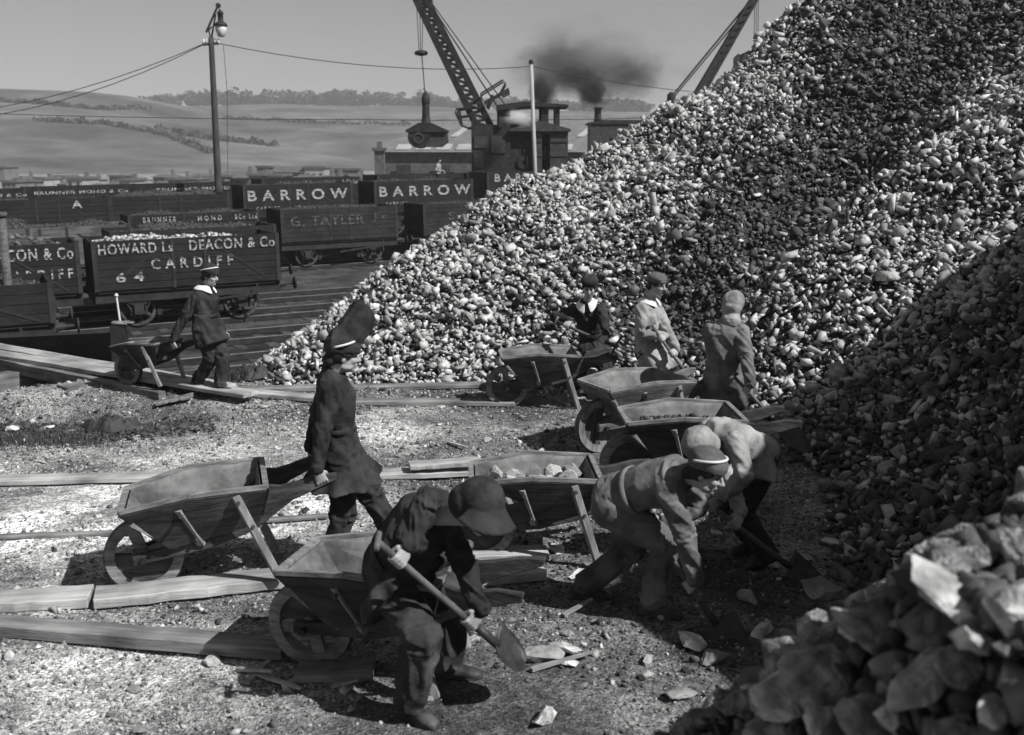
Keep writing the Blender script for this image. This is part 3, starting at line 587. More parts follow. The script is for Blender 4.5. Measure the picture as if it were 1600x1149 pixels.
MB().bar(ql(322,51), ql(341,8), .07, .08).bar(ql(330,62), ql(337,22), .06, .06).bar(ql(322,51), ql(331,42), .05, .05).bar(ql(325,44), ql(330,62), .05, .05).build('bracket', M['iron'], lp)
p = ql(341, 9); MB().disc_ring(.03, .11, -.04, .04, tuple(p), 14).build('pulley', M['iron'], lp)
p = ql(346, 58); MB().tube([ql(341,9), ql(344,20)], .02, 5).build('hanger', M['iron'], lp)
lm = MB().lathe([(.05,.52),(.3,.46),(.26,.56),(.12,.66),(.12,.95),(.16,.98),(.1,1.08),(.03,1.15)], tuple(p), 14).build('lamp_body', M['iron'], lp, True)
MB().lathe([(.1,0),(.17,.06),(.25,.3),(.24,.46)], tuple(p), 14).build('lamp_globe', M['lampglass'], lp, True)
MB().tube([ql(349,70), ql(355,145), ql(356,285)], .012, 4).build('lowering_rope', M['rope'], lp)
YP = 55.0; a, b = atY(836, 268, YP), atY(830, 100, YP); g0 = float(ground_z(a.x, YP))
pp = empty('telegraph_pole', (a.x, YP, g0)); tag(pp, 'slim pale pole standing in front of the crane cab', 'pole')
MB().tube([(0.03,0,-.3), (0,0,a.z-g0), (b.x-a.x,0,b.z-g0)], [.11,.105,.09], 10).build('shaft', M['pole_pale'], pp, True)
MB().lathe([(.12,0),(.12,.12),(.05,.2)], (b.x-a.x,0,b.z-g0), 8).build('cap', M['iron'], pp)
def wire(pts, label, sag=0.0, r=.018):
    P_ = []
    for i in range(len(pts)-1):
        for k in range(12): t = k/12; q = pts[i].lerp(pts[i+1], t); q.z -= sag*4*t*(1-t); P_.append(q)
    P_.append(pts[-1]); tag(MB().tube(P_, r, 4).build('overhead_wire', M['rope']), label, 'wire', 'wires over the sidings')
wire([atY(318,69,YL), atY(-200,182,YL+10)], 'wire falling from the lamp post to the left margin', 0.9)
wire([atY(341,68,YL), atY(830,104,YP), atY(1300,150,66)], 'wire from the lamp post past the pale pole to the heap', 0.5)
wire([atY(318,70,YL), atY(-220,190,YL+4)], 'second wire falling from the lamp post to the left margin', 1.1)
wire([atY(-300,166,70), atY(560,187,66), atY(1250,176,70)], 'level wire crossing low in front of the hill', 0.2, .022)
# ---------------------------------------------------------------- smoke and steam
def smoke(name, label, u, v, Y, ru, rv, dens, colr, nscale, seed, aniso=0.0):
    p = atY(u, v, Y); s = Y/FPX; m = bpy.data.materials.new(name); m.use_nodes = True; n = m.node_tree.nodes; l = m.node_tree.links; n.clear()
    out = n.new('ShaderNodeOutputMaterial'); pv = n.new('ShaderNodeVolumePrincipled'); l.new(pv.outputs[0], out.inputs['Volume'])
    pv.inputs['Color'].default_value = (colr, colr, colr, 1)
    tc = n.new('ShaderNodeTexCoord'); ln = n.new('ShaderNodeVectorMath'); ln.operation = 'LENGTH'; l.new(tc.outputs['Object'], ln.inputs[0])
    fall = n.new('ShaderNodeMapRange'); fall.inputs[1].default_value = 1.0; fall.inputs[2].default_value = 0.15; l.new(ln.outputs['Value'], fall.inputs[0])
    nz = n.new('ShaderNodeTexNoise'); nz.inputs['Scale'].default_value = nscale; nz.inputs['Detail'].default_value = 5; nz.noise_dimensions = '4D'; nz.inputs['W'].default_value = seed; nz.inputs['Distortion'].default_value = 0.8
    l.new(tc.outputs['Object'], nz.inputs['Vector'])
    nm = n.new('ShaderNodeMath'); nm.operation = 'MULTIPLY'; nm.inputs[1].default_value = 3.2; l.new(nz.outputs['Fac'], nm.inputs[0]); sm = n.new('ShaderNodeMath'); sm.operation = 'ADD'; l.new(nm.outputs[0], sm.inputs[0]); l.new(fall.outputs[0], sm.inputs[1])
    mr = n.new('ShaderNodeMapRange'); mr.inputs[1].default_value = 1.75; mr.inputs[2].default_value = 2.4; mr.inputs[4].default_value = dens; l.new(sm.outputs[0], mr.inputs[0])
    mu = n.new('ShaderNodeMath'); mu.operation = 'MULTIPLY'; l.new(mr.outputs[0], mu.inputs[0]); l.new(fall.outputs[0], mu.inputs[1]); l.new(mu.outputs[0], pv.inputs['Density'])
    v_, f_ = ICO[3]; o = np_mesh(name, v_, f_, [m]); o.location = p; o.scale = (ru*s, min(ru, rv)*s, rv*s); tag(o, label, 'smoke', kind='stuff'); return o
smoke('smoke', 'dark smoke boiling from the chimney of the farther crane', 928, 146, YD, 30, 30, 6.5, 0.08, 1.3, 1.0)
smoke('smoke', 'dark billow of smoke drifting left from the farther chimney', 902, 122, YD+1, 60, 34, 2.4, 0.09, 2.6, 5.0)
smoke('smoke', 'dark smoke rising behind the pale pole', 848, 142, YC, 30, 34, 5.0, 0.08, 1.4, 2.0)
smoke('smoke', 'thin smoke drifting high above the pale pole', 862, 98, YC+2, 78, 50, 0.9, 0.12, 2.8, 7.0)
smoke('smoke', 'faint patch of smoke hanging right of the farther chimney', 985, 118, YD+2, 66, 48, 0.8, 0.12, 2.8, 8.0)
smoke('smoke', 'thin smoke trailing away above the cranes', 925, 105, YD+3, 190, 90, 0.35, 0.16, 2.2, 3.0)
smoke('steam', 'white puff of steam over the crane cab', 812, 184, YC-2.4, 34, 18, 3.5, 0.99, 1.6, 4.0)
# ---------------------------------------------------------------- haze
hm = bpy.data.materials.new('haze'); hm.use_nodes = True; n = hm.node_tree.nodes; n.clear(); out = n.new('ShaderNodeOutputMaterial'); pv = n.new('ShaderNodeVolumePrincipled')
pv.inputs['Color'].default_value = (0.9,0.9,0.9,1); pv.inputs['Density'].default_value = HAZE = 0.0004; hm.node_tree.links.new(pv.outputs[0], out.inputs['Volume'])
hz_o = tag(MB().box((0, 1600, 39), (6200, 4000, 98)).build('haze', hm), 'thin haze over the whole dockside', 'haze', kind='stuff')
# ---------------------------------------------------------------- railway tracks
M['rail'] = mat('rail_steel', 0.14, 0.30, 5, 0.5, 0.1, 20, metal=0.2); M['sleeper'] = mat('sleeper_wood', 0.03, 0.09, 5, 0.9, 0.5, 20, grain=(1,1,1))
def trk(s, off, z=0.0):   # point from along-track and across-track distances
    x = s*SD[0]+off*ND[0]; y = s*SD[1]+off*ND[1]; return Vector((x, y, float(rail_z(x, y))+z))
TR = R(26)
def s_of(u, off):        # along-track distance of the point of a track seen at pixel column u
    a = (u-800)/FPX; s = 0.0   # x = a*depth, depth ~ y*cos+..., solved iteratively at rail height
    for _ in range(12):
        p = trk(s, off, 1.2); d = p.y*math.cos(PITCH)-(p.z-CAM_H)*math.sin(PITCH); s += (a*d-p.x)/(SD[0]-a*SD[1])
    return s
for off, s0, s1 in ((20.6,-22,16),(24.0,-25,18),(27.5,-28,22),(31.2,-30,40),(34.7,-32,40),(44.0,-40,45)):
    t = empty('railway_track', trk(0, off, -0.15), TR); tag(t, kind='structure')
    for g in (-.7175, .7175):
        mb = MB(); P_ = []
        for k in range(9): s = s0+(s1-s0)*k/8; z = trk(s, off).z-t.location.z; P_.append((s, g, z-.07))
        for k in range(8): mb.bar(P_[k], P_[k+1], .06, .14)
        mb.build('rail', M['iron'], t); mb = MB()
        for k in range(8): mb.bar(Vector(P_[k])+Vector((0,0,.075)), Vector(P_[k+1])+Vector((0,0,.075)), .05, .014)
        mb.build('rail_head', M['rail'], t)
    mb = MB(); s = s0
    while s < s1: mb.box((s+random.uniform(-.05,.05), random.uniform(-.05,.05), trk(s, off).z-t.location.z-.212), (.25, 2.6, .13), jit=.01); s += 0.78
    o = mb.build('sleepers', M['sleeper'], t)
# ---------------------------------------------------------------- open wagons
M['wag'] = mat('tarry_wagon_planks', 0.005, 0.020, 5, 0.75, 0.35, 20, grain=(0.6,4,5), dirt=(2, 0.6, 1.3)); M['wag_grey'] = mat('bleached_wagon_planks', 0.06, 0.13, 4, 0.85, 0.35, 20, grain=(0.5,4,5), dirt=(2, 0.7, 1.2))
M['wag_brown'] = mat('worn_wagon_planks', 0.009, 0.030, 5, 0.8, 0.35, 20, grain=(0.6,4,5), dirt=(2, 0.6, 1.3))
M['tyre'] = mat('wheel_iron', 0.03, 0.09, 5, 0.55, 0.2, 20); M['paint'] = mat('worn_white_lettering', 0.07, 0.42, 9, 0.85, 0.1, 30, lowp=0.40, highp=0.56, detail=8)
M['paint_faint'] = mat('faded_lettering', 0.045, 0.15, 9, 0.85, 0.1, 30, lowp=0.45, highp=0.65, detail=8); M['paint_bright'] = mat('white_lettering', 0.04, 0.40, 11, 0.85, 0.1, 30, lowp=0.38, highp=0.50, detail=8)
def gaps(m, ph):
    n = m.node_tree.nodes; l = m.node_tree.links; b_ = [q for q in n if q.type == 'BSDF_PRINCIPLED'][0]; src = b_.inputs['Base Color'].links[0].from_socket; tc = [q for q in n if q.type == 'TEX_COORD'][0]
    sp_ = n.new('ShaderNodeSeparateXYZ'); l.new(tc.outputs['Object'], sp_.inputs[0]); a1 = n.new('ShaderNodeMath'); a1.operation = 'DIVIDE'; a1.inputs[1].default_value = ph; l.new(sp_.outputs['Y'], a1.inputs[0])
    a2 = n.new('ShaderNodeMath'); a2.operation = 'FRACT'; l.new(a1.outputs[0], a2.inputs[0]); a3 = n.new('ShaderNodeMath'); a3.operation = 'GREATER_THAN'; a3.inputs[1].default_value = .14; l.new(a2.outputs[0], a3.inputs[0])
    mr = n.new('ShaderNodeMapRange'); mr.inputs[3].default_value = .07; l.new(a3.outputs[0], mr.inputs[0]); x = n.new('ShaderNodeVectorMath'); x.operation = 'SCALE'; l.new(src, x.inputs[0]); l.new(mr.outputs[0], x.inputs['Scale']); l.new(x.outputs[0], b_.inputs['Base Color'])
for k_ in ('paint', 'paint_faint', 'paint_bright'):
    M[k_+'8'] = M[k_].copy(); gaps(M[k_], 1.3/7); gaps(M[k_+'8'], 1.42/8)
def text_mesh(name, s, w_, h_, m, parent, x, y, z, bold=0.032, rx=math.pi/2, rz=0.0, gapz=None):
    cu = bpy.data.curves.new(name, 'FONT'); cu.body = s; cu.size = 1.0; cu.extrude = 0.0; cu.offset = bold; cu.resolution_u = 3; cu.space_character = 1.7 if len(s) < 8 else 1.15
    to = bpy.data.objects.new(name, cu); C.objects.link(to); dg = bpy.context.evaluated_depsgraph_get(); me = bpy.data.meshes.new_from_object(to.evaluated_get(dg)); bpy.data.objects.remove(to)
    n = len(me.vertices); co = np.zeros(n*3); me.vertices.foreach_get('co', co); co = co.reshape(-1,3); lo, hi = co.min(0), co.max(0)
    co[:,0] = (co[:,0]-lo[0])/(hi[0]-lo[0])*w_; co[:,1] = (co[:,1]-lo[1])/(hi[1]-lo[1])*h_; zb = (z-1.02) if z > .9 else 0; co[:,1] += zb; me.vertices.foreach_set('co', co.ravel()); me.materials.clear(); me.materials.append(m); me.name = name; z = z-zb
    o = bpy.data.objects.new(name, me); C.objects.link(o); o.parent = parent; o.location = (x, y, z); o.rotation_euler = (rx, 0, rz); return o
def wheelset_mesh(x, y, sgn):
    mb = MB(); mb.disc_ring(.385, .46, -.055, .055, (x, y, .46), 32); mb.disc_ring(.46, .485, .03*sgn-.012, .03*sgn+.012, (x, y, .46), 32)
    mb.disc_ring(.0, .10, -.09, .09, (x, y, .46), 14)
    for k in range(8):
        a = 2*math.pi*(k+.3)/8; d = Vector((math.cos(a), 0, math.sin(a))); c = Vector((x, y, .46)); mb.bar(c+d*.07, c+d*.40, .075, .03, up=(0,1,0))
    return mb
def make_wagon(planks=7, m='wag', L=4.9, H=1.30, parts=True):
    r = empty('coal_wagon'); W = 2.3; z0 = 1.02; ph = H/planks
    b = MB()
    for k in range(planks):
        zc = z0+ph*(k+.5); g = .012
        for sg in (-1, 1):
            b.box((0, sg*(W/2-.035+random.uniform(-.004,.004)), zc), (L-.02, .065, ph-g)); b.box((sg*(L/2-.04), 0, zc), (.065, W-.15, ph-g))
    b.box((0,0,z0-.04), (L-.05, W-.1, .07)); b.build('body', M[m], r)
    def strap(*args, **kw): MB().box(*args).build('strap', M['iron'], r)
    for sg in (-1,1):
        y = sg*(W/2+.004)
        for x in (-L/2+.06, L/2-.06): strap((x, y, z0+H/2), (.11, .022, H+.02))
        for x in (-.42, .42): strap((x, y, z0+H/2-.02), (.075, .026, H))
        if sg < 0:
            for x in (-L*.28, L*.28): MB().bar((x*1.55, y, z0+.06), (x*.55, y, z0+H-.25), .05, .018, up=(0,1,0)).build('strap', M['iron'], r)
        for x in (-L/2-.002, L/2+.002): strap((x, sg*.75, z0+H/2), (.05, .11, H+.04))
    uf = MB()
    for sg in (-1,1): uf.box((0, sg*(W/2-.18), z0-.20), (L-.02, .13, .26)); uf.box((sg*(L/2-.07), 0, z0-.20), (.14, W-.35, .28))
    uf.build('underframe', M['iron'], r)
    for x in (-1.37, 1.37):
        for sg in (-1,1):
            wheelset_mesh(x, sg*.75, -sg).build('wheel', M['tyre'], r)
            ax = MB(); y = sg*.96; ax.box((x, y, .46), (.24, .16, .26)); ax.box((x-.19, y-sg*.04, .56), (.05, .05, .5)); ax.box((x+.19, y-sg*.04, .56), (.05, .05, .5)); ax.bar((x-.36,y,.76),(x-.17,y,.40),.05,.03); ax.bar((x+.36,y,.76),(x+.17,y,.40),.05,.03)
            for k in range(5): ax.box((x, y, .60+.028*k), (.36+.12*k, .085, .024))
            ax.build('axle_box', M['iron'], r)
        MB().tube([(x,-.7,.46),(x,.7,.46)], .06, 8).build('axle', M['iron'], r)
    for sx in (-1,1):
        for sg in (-1,1):
            bf = MB(); c = Vector((sx*(L/2), sg*.86, z0-.14)); bf.tube([c, c+Vector((sx*.2,0,0))], [.11,.075], 10); bf.tube([c+Vector((sx*.18,0,0)), c+Vector((sx*.44,0,0))], .045, 8); bf.tube([c+Vector((sx*.43,0,0)), c+Vector((sx*.47,0,0))], .17, 14); bf.build('buffer', M['iron'], r)
    bl = MB(); bl.bar((-.1,-W/2-.06,.55),(1.75,-W/2-.08,.72),.03,.06); bl.bar((1.75,-W/2-.08,.45),(1.75,-W/2-.08,.98),.05,.02); bl.build('brake_lever', M['iron'], r)
    br = MB(); 
    for sg in (-1,1): br.box((-.82*1, sg*.75, .42), (.12,.1,.34)); br.box((.82, sg*.75, .42), (.12,.1,.34)); br.bar((-.8,sg*.75,.36),(.8,sg*.75,.54),.04,.04)
    br.build('brake_gear', M['iron'], r)
    return r
def load_of(p0, name, label, mt, L=4.7, W=2.05, n=500, zt=2.32, hump=.35, smin=.035, smax=.11, seed=1, kind_='stuff', yaw=TR, base='coal', low=-.18):
    rs_ = np.random.RandomState(seed); X, Y = np.meshgrid(np.linspace(-L/2, L/2, 26), np.linspace(-W/2, W/2, 12))
    zf = lambda a, b: zt+low+hump*(1-(2*np.abs(a)/L)**4)*(1-(2*np.abs(b)/W)**2)*(0.7+0.6*vnoise(np.stack([a.ravel(), b.ravel()], -1), 1.1, seed*3.1).reshape(a.shape))
    Z = zf(X, Y); V = np.stack([X,Y,Z], -1).reshape(-1,3); i = np.arange(26*12).reshape(12,26); F = np.stack([i[:-1,:-1], i[:-1,1:], i[1:,1:], i[1:,:-1]], -1).reshape(-1,4); F = np.concatenate([F[:,[0,1,2]], F[:,[0,2,3]]])
    a, b = rs_.uniform(-L/2, L/2, n), rs_.uniform(-W/2, W/2, n); P = np.stack([a, b, zf(a, b)], -1); S = rs_.uniform(smin, smax, n)**1.0
    V1, F1, I1 = rocks(P, S, 1 if smax < .1 else 2, seed); o = np_mesh(name, np.concatenate([V, V1]), np.concatenate([F, F1+len(V)]), [M[mt], M[base]], mi=np.concatenate([np.ones(len(F)), np.zeros(len(F1))]))
    o.location = p0; o.rotation_euler = (0,0,yaw); tag(o, label, 'coal' if 'coal' in name else 'stone', kind=kind_); return o
protoW = {}
def wagon(u, off, label, m='wag', H=1.30, planks=7, texts=(), load=None, group='wagons on the sidings', s=None, dz=0.0, yaw=TR):
    key = (m, H, planks)
    if key not in protoW: protoW[key] = make_wagon(planks, m, 4.9, H); o = protoW[key]; base = True
    else: o = copy_tree(protoW[key]); base = False
    # texts hang on this wagon's own body, so drop the ones copied from the source
    for ch in list(o.children):
        for g in list(ch.children):
            if g.name.startswith('lettering'): bpy.data.objects.remove(g)
    s = s_of(u, off) if s is None else s; p = trk(s, off, dz); o.location = p; o.rotation_euler = (0, -math.atan(GRADE), yaw)
    tag(o, label, 'wagon', group)
    bd = [c for c in o.children if c.name.startswith('body')][0]
    for (t, x0, x1, zc, h, mm) in texts:
        text_mesh('lettering', t, x1-x0, h, M[mm+('8' if planks == 8 else '')], bd, x0, -2.3/2-.022, 1.02+zc, 0.02)
    if load: load_of(p+Vector((0,0,H-1.30)), *load)
    return o
CW = {45:'the low wagon at the left margin',33:'the wagon right behind number 64',34:'the small lettered wagon behind number 64',35:'the bleached grey wagon',39:'the bleached wagon at the left margin',36:'the faded lettered wagon left of the heap',37:'the wagon half buried by the heap',41:'the left Barrow wagon',42:'the right Barrow wagon',43:'the plain wagon left of the Barrow wagons',44:'the rear wagon near the left margin'}
LC = lambda k, n=500, hump=.3: ('coal_load', 'coal heaped in '+CW[k], 'coal', 4.7, 2.05, n, 2.32, hump, .04, .095, k)
# Howard Deacon wagons
wagon(288, 31.2, 'lettered coal wagon numbered 64 heaped with broken stone', texts=(('HOWARD Ls', -2.28, -.42, .93, .29, 'paint'), ('DEACON & Co', .02, 2.32, .93, .30, 'paint'), ('CARDIFF', -1.0, 1.15, .50, .28, 'paint'), ('64', -1.9, -1.2, .20, .26, 'paint')),
      load=('stone_load', 'broken pale stone heaped in the wagon numbered 64', 'stone', 4.6, 2.05, 330, 2.32, .22, .05, .12, 31))
wagon(-34, 31.2, 'coal wagon whose side ends in the letters ON and Co at the left margin', texts=(('HOWARD Ls', -2.28, -.50, .92, .26, 'paint'), ('DEACON & Co', .1, 2.3, .90, .30, 'paint_bright'), ('CARDIFF', .55, 2.25, .40, .25, 'paint')),
      load=('stone_load', 'broken stone and coal heaped in the wagon at the left margin', 'stone_dim', 4.6, 2.05, 330, 2.32, .3, .05, .13, 32))
wagon(300, 34.9, 'dark wagon with coal directly behind the wagon numbered 64', load=LC(33), texts=(), m='wag_brown', planks=6)
wagon(622, 34.9, 'dark coal wagon mostly hidden behind the foot of the stone heap') if 0 else None
wagon(300, 44.0, 'wagon with small white lettering between the wagon numbered 64 and the high rear row', texts=(('BRUNNER', -1.9, -.7, 1.0, .2, 'paint_bright'), ('MOND', .1, 1.0, 1.0, .18, 'paint'), ('&Co Ltd', 1.5, 2.35, 1.0, .2, 'paint_bright')), load=LC(34))
wagon(85, 41.0, 'bleached grey plank wagon standing behind the left margin wagons', m='wag_grey', planks=5, H=1.3, load=LC(35, hump=.5), dz=-.15)
wagon(-75, 41.0, 'second bleached wagon partly cut off by the left margin', m='wag_grey', planks=5, H=1.3, load=LC(39, hump=.4), dz=-.15)
wagon(521, 44.0, 'coal wagon with faded lettering on the siding left of the stone heap', m='wag_brown', texts=(('G. TAYLER', -2.05, 1.0, .62, .38, 'paint_faint'), ('Jr', 1.35, 2.0, .66, .36, 'paint_faint')), load=LC(36, hump=.25))
wagon(729, 44.0, 'dark wagon half buried behind the edge of the stone heap', m='wag_brown', texts=(('S. TAYLER', -1.3, 1.8, .6, .36, 'paint_faint'),), load=LC(37, hump=.2))
# rear rows
wagon(459, 48.6, 'lettered high coal wagon, left one of the two reading Barrow', H=1.42, planks=8, texts=(('BARROW', -2.25, 2.2, .72, .46, 'paint_bright'), ('CARDIFF', -1.9, -.9, .35, .13, 'paint')), load=LC(41))
wagon(651, 48.6, 'lettered high coal wagon, right one of the two reading Barrow', H=1.42, planks=8, texts=(('BARROW', -2.2, 2.3, .72, .46, 'paint_bright'), ('CARDIFF', -1.9, -.9, .35, .13, 'paint')), load=LC(42))
wagon(262, 48.6, 'plain dark coal wagon left of the two lettered high wagons', H=1.3, load=LC(43, hump=.45), dz=-.2)
wagon(75, 48.6, 'plain dark coal wagon in the rear row near the left margin', H=1.3, texts=(('A', .9, 1.3, .9, .3, 'paint_bright'),), load=LC(44, hump=.3), dz=-.2)
wagon(480, 53.5, 'rear wagon with small white lettering beyond the left Barrow wagon', texts=(('BRUNNER', -1.6, .0, .98, .18, 'paint_bright'), ('MOND', .4, 1.2, .98, .17, 'paint_bright'), ('& Co Ltd', 1.5, 2.35, .98, .2, 'paint_bright')), dz=.1)
wagon(812, 53.5, 'rear wagon with a white letter M below the crane', texts=(('BARRO', -2.0, .9, .8, .4, 'paint_bright'), ('M', 1.2, 1.7, .85, .3, 'paint_bright')), dz=.15)
wagon(650, 53.5, 'plain dark rear wagon beyond the right Barrow wagon', dz=.15)
wagon(300, 53.5, 'rear wagon with small faint lettering left of the lamp post', texts=(('BRUNNER MOND', -1.7, 1.6, .98, .14, 'paint'),), dz=0.0)
wagon(130, 53.5, 'rear wagon with a faint white line of lettering far left', texts=(('BRUNNER MOND & Co', -2, 1.9, .98, .14, 'paint'),), dz=0.0)
wagon(-30, 53.5, 'rear wagon cut off by the left margin', texts=(('BRUNNER MOND & Co', -2, 1.9, .98, .14, 'paint'),), dz=-.05)
# near siding: sheeted wagon at the left margin
wagon(-112, 26.0, 'low dark wagon of coal on the nearest siding at the left margin', H=0.85, planks=4, load=LC(45))
sp = trk(s_of(-112, 26.0), 26.0)
M['sheet'] = mat('tarpaulin', 0.02, 0.05, 5, 0.7, 0.5, 12, bdist=.03)
YQ = 23.0; a, b = atY(11, 425, YQ), atY(11, 339, YQ); g0 = float(ground_z(a.x, YQ))
o = tag(MB().tube([(a.x, YQ, g0-.2), (a.x-.02, YQ, b.z)], [.10,.085], 12).lathe([(.12,0),(.12,.08),(.09,.1)], (a.x-.02,YQ,b.z), 12).build('mooring_post', M['wag_grey'], None, True), 'thick pale post with a dark cap at the left margin', 'post')
# points lever, white
YS = 25.5; a = atY(190, 497, YS); b = atY(182, 464, YS); g0 = float(ground_z(a.x, YS)); r = empty('points_lever', (a.x, YS, g0)); tag(r, 'slim white points lever standing by the near rails', 'lever')
MB().box((0,0,.12), (.5,.35,.24)).box((.1,0,.27), (.25,.2,.1)).build('base', M['iron'], r); M['white'] = mat('whitewash', 0.55, 0.78, 8, 0.8, 0.1)
MB().tube([(0,0,.2), (b.x-a.x, 0, max(b.z-g0, .9))], [.03,.022], 8).build('lever', M['white'], r); MB().lathe([(.02,-.05),(.05,0),(.02,.05)], (b.x-a.x,0,max(b.z-g0,.9)+.03), 10).build('weight', M['white'], r)
# ---------------------------------------------------------------- wheelbarrows
M['bw'] = mat('barrow_wood', 0.025, 0.10, 4, 0.85, 0.5, 20, grain=(0.8,5,5), dirt=(3, 0.55, 1.35)); M['bw_edge'] = mat('rubbed_barrow_edges', 0.11, 0.30, 6, 0.85, 0.3, 20, grain=(1,6,6), dirt=(5, 0.6, 1.2))
M['bw_in'] = mat('dusty_tray_wood', 0.10, 0.30, 2.5, 0.9, 0.5, 25, dirt=(3, 0.6, 1.3)); M['bw_leg'] = mat('barrow_leg_wood', 0.14, 0.28, 5, 0.85, 0.4, 20, grain=(5,5,1))
M['plank'] = mat('scaffold_plank', 0.24, 0.46, 3, 0.85, 0.5, 18, grain=(0.5,7,7), dirt=(2.2, 0.55, 1.2)); M['plank_dark'] = mat('muddy_plank', 0.10, 0.26, 3, 0.9, 0.5, 18, grain=(0.5,7,7), dirt=(2, 0.5, 1.3))
def make_barrow(name='wheelbarrow'):
    r = empty(name)
    wh = MB(); wh.disc_ring(.185, .25, -.04, .04, (0,0,0), 36); wh.disc_ring(0, .045, -.06, .06, (0,0,0), 16)
    for k in range(4):
        a = math.pi/2*k+.4; d = Vector((math.cos(a),0,math.sin(a))); wh.bar(d*.03, d*.205, .075, .03, up=(0,1,0))
    wo_ = wh.build('wheel', M['bw_edge'], r); wo_.location = (0,0,.25)
    web = MB(); web.disc_ring(0.0, .188, -.024, .024, (0,0,0), 20, math.pi*.98, math.pi*2.02); web.build('web', M['bw'], wo_)
    ty = MB().disc_ring(.25, .256, -.03, .03, (0,0,0), 36).build('tyre', M['tyre'], wo_)
    prof = [(-.07,.215),(.42,.26),(.72,.34),(.86,.43),(1.0,.515),(1.29,.61),(1.30,.655),(1.16,.655),(1.02,.63),(.93,.62),(.86,.635),(.79,.59),(.42,.34),(-.07,.285)]
    for sg in (-1,1):
        sh_ = MB(); n = len(prof); vs = []
        for dy in (-.022, .022): vs += [(x, sg*(.085+.135*max(x,0))+dy, z) for x, z in prof]
        # strip faces between the lower and upper outline
        lo = [0,1,2,3,4,5]; hi = [13,12,12,11,9,6]
        sh_.add(vs, [tuple(range(n)), tuple(reversed(range(n, 2*n)))] + [(i, i+n, (i+1)%n+n, (i+1)%n) for i in range(n)])
        bevel(sh_.build('handle', M['bw'], r), .006)
    MB().tube([(0,-.15,.25),(0,.15,.25)], .02, 8).build('axle', M['iron'], r)
    Bt = [(.18,-.16,.32),(.76,-.18,.39),(.76,.18,.39),(.18,.16,.32)]; Rm = [(-.07,-.27,.63),(.84,-.345,.655),(.84,.345,.655),(-.07,.27,.63)]; Md = [(.36,-.35,.685),(.36,.35,.685)]
    def slab(mb, pts, th):
        pts = [Vector(p) for p in pts]; nrm = (pts[1]-pts[0]).cross(pts[2]-pts[0]).normalized()*th; n = len(pts)
        mb.add(pts+[p+nrm for p in pts], [tuple(range(n)), tuple(reversed(range(n,2*n)))]+[(i,(i+1)%n,(i+1)%n+n,i+n) for i in range(n)])
    tr = MB()
    slab(tr, [Bt[0],Bt[1],Rm[1],Md[0],Rm[0]], .02); slab(tr, [Bt[2],Bt[3],Rm[3],Md[1],Rm[2]], .02); slab(tr, [Bt[3],Bt[0],Rm[0],Rm[3]], .02); slab(tr, [Bt[1],Bt[2],Rm[2],Rm[1]], .02); slab(tr, [Bt[0],Bt[3],Bt[2],Bt[1]], .02)
    t = tr.build('tray', M['bw'], r)
    inn = MB()   # lining boards, scoured and dusty
    c = Vector((.36,0,.56)); f = lambda p, k=.925: c+(Vector(p)-c)*k
    for q in ([Bt[0],Bt[1],Rm[1],Md[0],Rm[0]], [Bt[2],Bt[3],Rm[3],Md[1],Rm[2]], [Bt[3],Bt[0],Rm[0],Rm[3]], [Bt[1],Bt[2],Rm[2],Rm[1]], [Bt[0],Bt[3],Bt[2],Bt[1]]): slab(inn, [f(p)+Vector((0,0,.012)) for p in q], .006)
    inn.build('lining', M['bw_in'], t)
    rim = MB()
    for a, b in ((Rm[0],Md[0]),(Md[0],Rm[1]),(Rm[1],Rm[2]),(Rm[2],Md[1]),(Md[1],Rm[3]),(Rm[3],Rm[0])): rim.bar(Vector(a)+Vector((0,0,.012)), Vector(b)+Vector((0,0,.012)), .036, .026)
    rim.build('rim', M['bw_edge'], t)
    for sg in (-1,1):
        bevel(MB().bar((.64,sg*.342,.645),(.84,sg*.285,.0),.055,.05).build('leg', M['bw_leg'], r), .005)
        MB().bar((.28,sg*.318,.61),(.38,sg*.155,.30),.05,.035).build('brace', M['bw_leg'], r)
        MB().bar((-.02,sg*.255,.55),(.22,sg*.13,.30),.04,.03).build('brace', M['bw_leg'], r)
    for sg in (-1,1):
        MB().bar((.10,sg*.322,.645),(.29,sg*.178,.35),.035,.012).build('corner_iron', M['tyre'], r) if False else None
        for (x, y, z) in ((.655,.372,.60),(.72,.345,.42),(.295,.345,.57),(.36,.205,.36)): MB().disc_ring(0, .013, -.02, .012, (x, sg*y*.985, z), 8).build('bolt', M['tyre'], r)
    MB().bar((.80,-.21,.42),(.80,.21,.42),.05,.05).build('cross_bar', M['bw'], r)
    return r
protoB = make_barrow(); nb = [0]
def barrow(u, v, yaw, lift, label, spin=0.0, z=0.0, group='wooden wheelbarrows', sc=1.0):
    o = protoB if nb[0] == 0 else copy_tree(protoB); nb[0] += 1
    p = atZ(u, v, z); zz = float(ground_z(p.x, p.y)) if z == 0 else z; o.location = (p.x, p.y, zz); o.scale = (sc,)*3
    # lift the handles about the point where the wheel meets the ground
    o.rotation_euler = Matrix.Rotation(R(yaw), 3, 'Z').__matmul__(Matrix.Rotation(-R(lift), 3, 'Y')).to_euler()
    for c in o.children:
        if c.name.startswith('wheel'): c.rotation_euler = (0, R(spin), 0)
    tag(o, label, 'wheelbarrow', group); return o
bpy.context.view_layer.update()
BW = {}
BW[5] = barrow(236, 918, 15, 6, 'empty wooden wheelbarrow held by the handles by the standing woman in the dark belted tunic', 8)
BW[6] = barrow(490, 1028, -14, 0, 'dark wooden wheelbarrow behind the stooping woman in the bonnet', 190)
BW[4] = barrow(752, 872, 3, 0, 'wooden wheelbarrow loaded with stone between the two stooping women', 40)
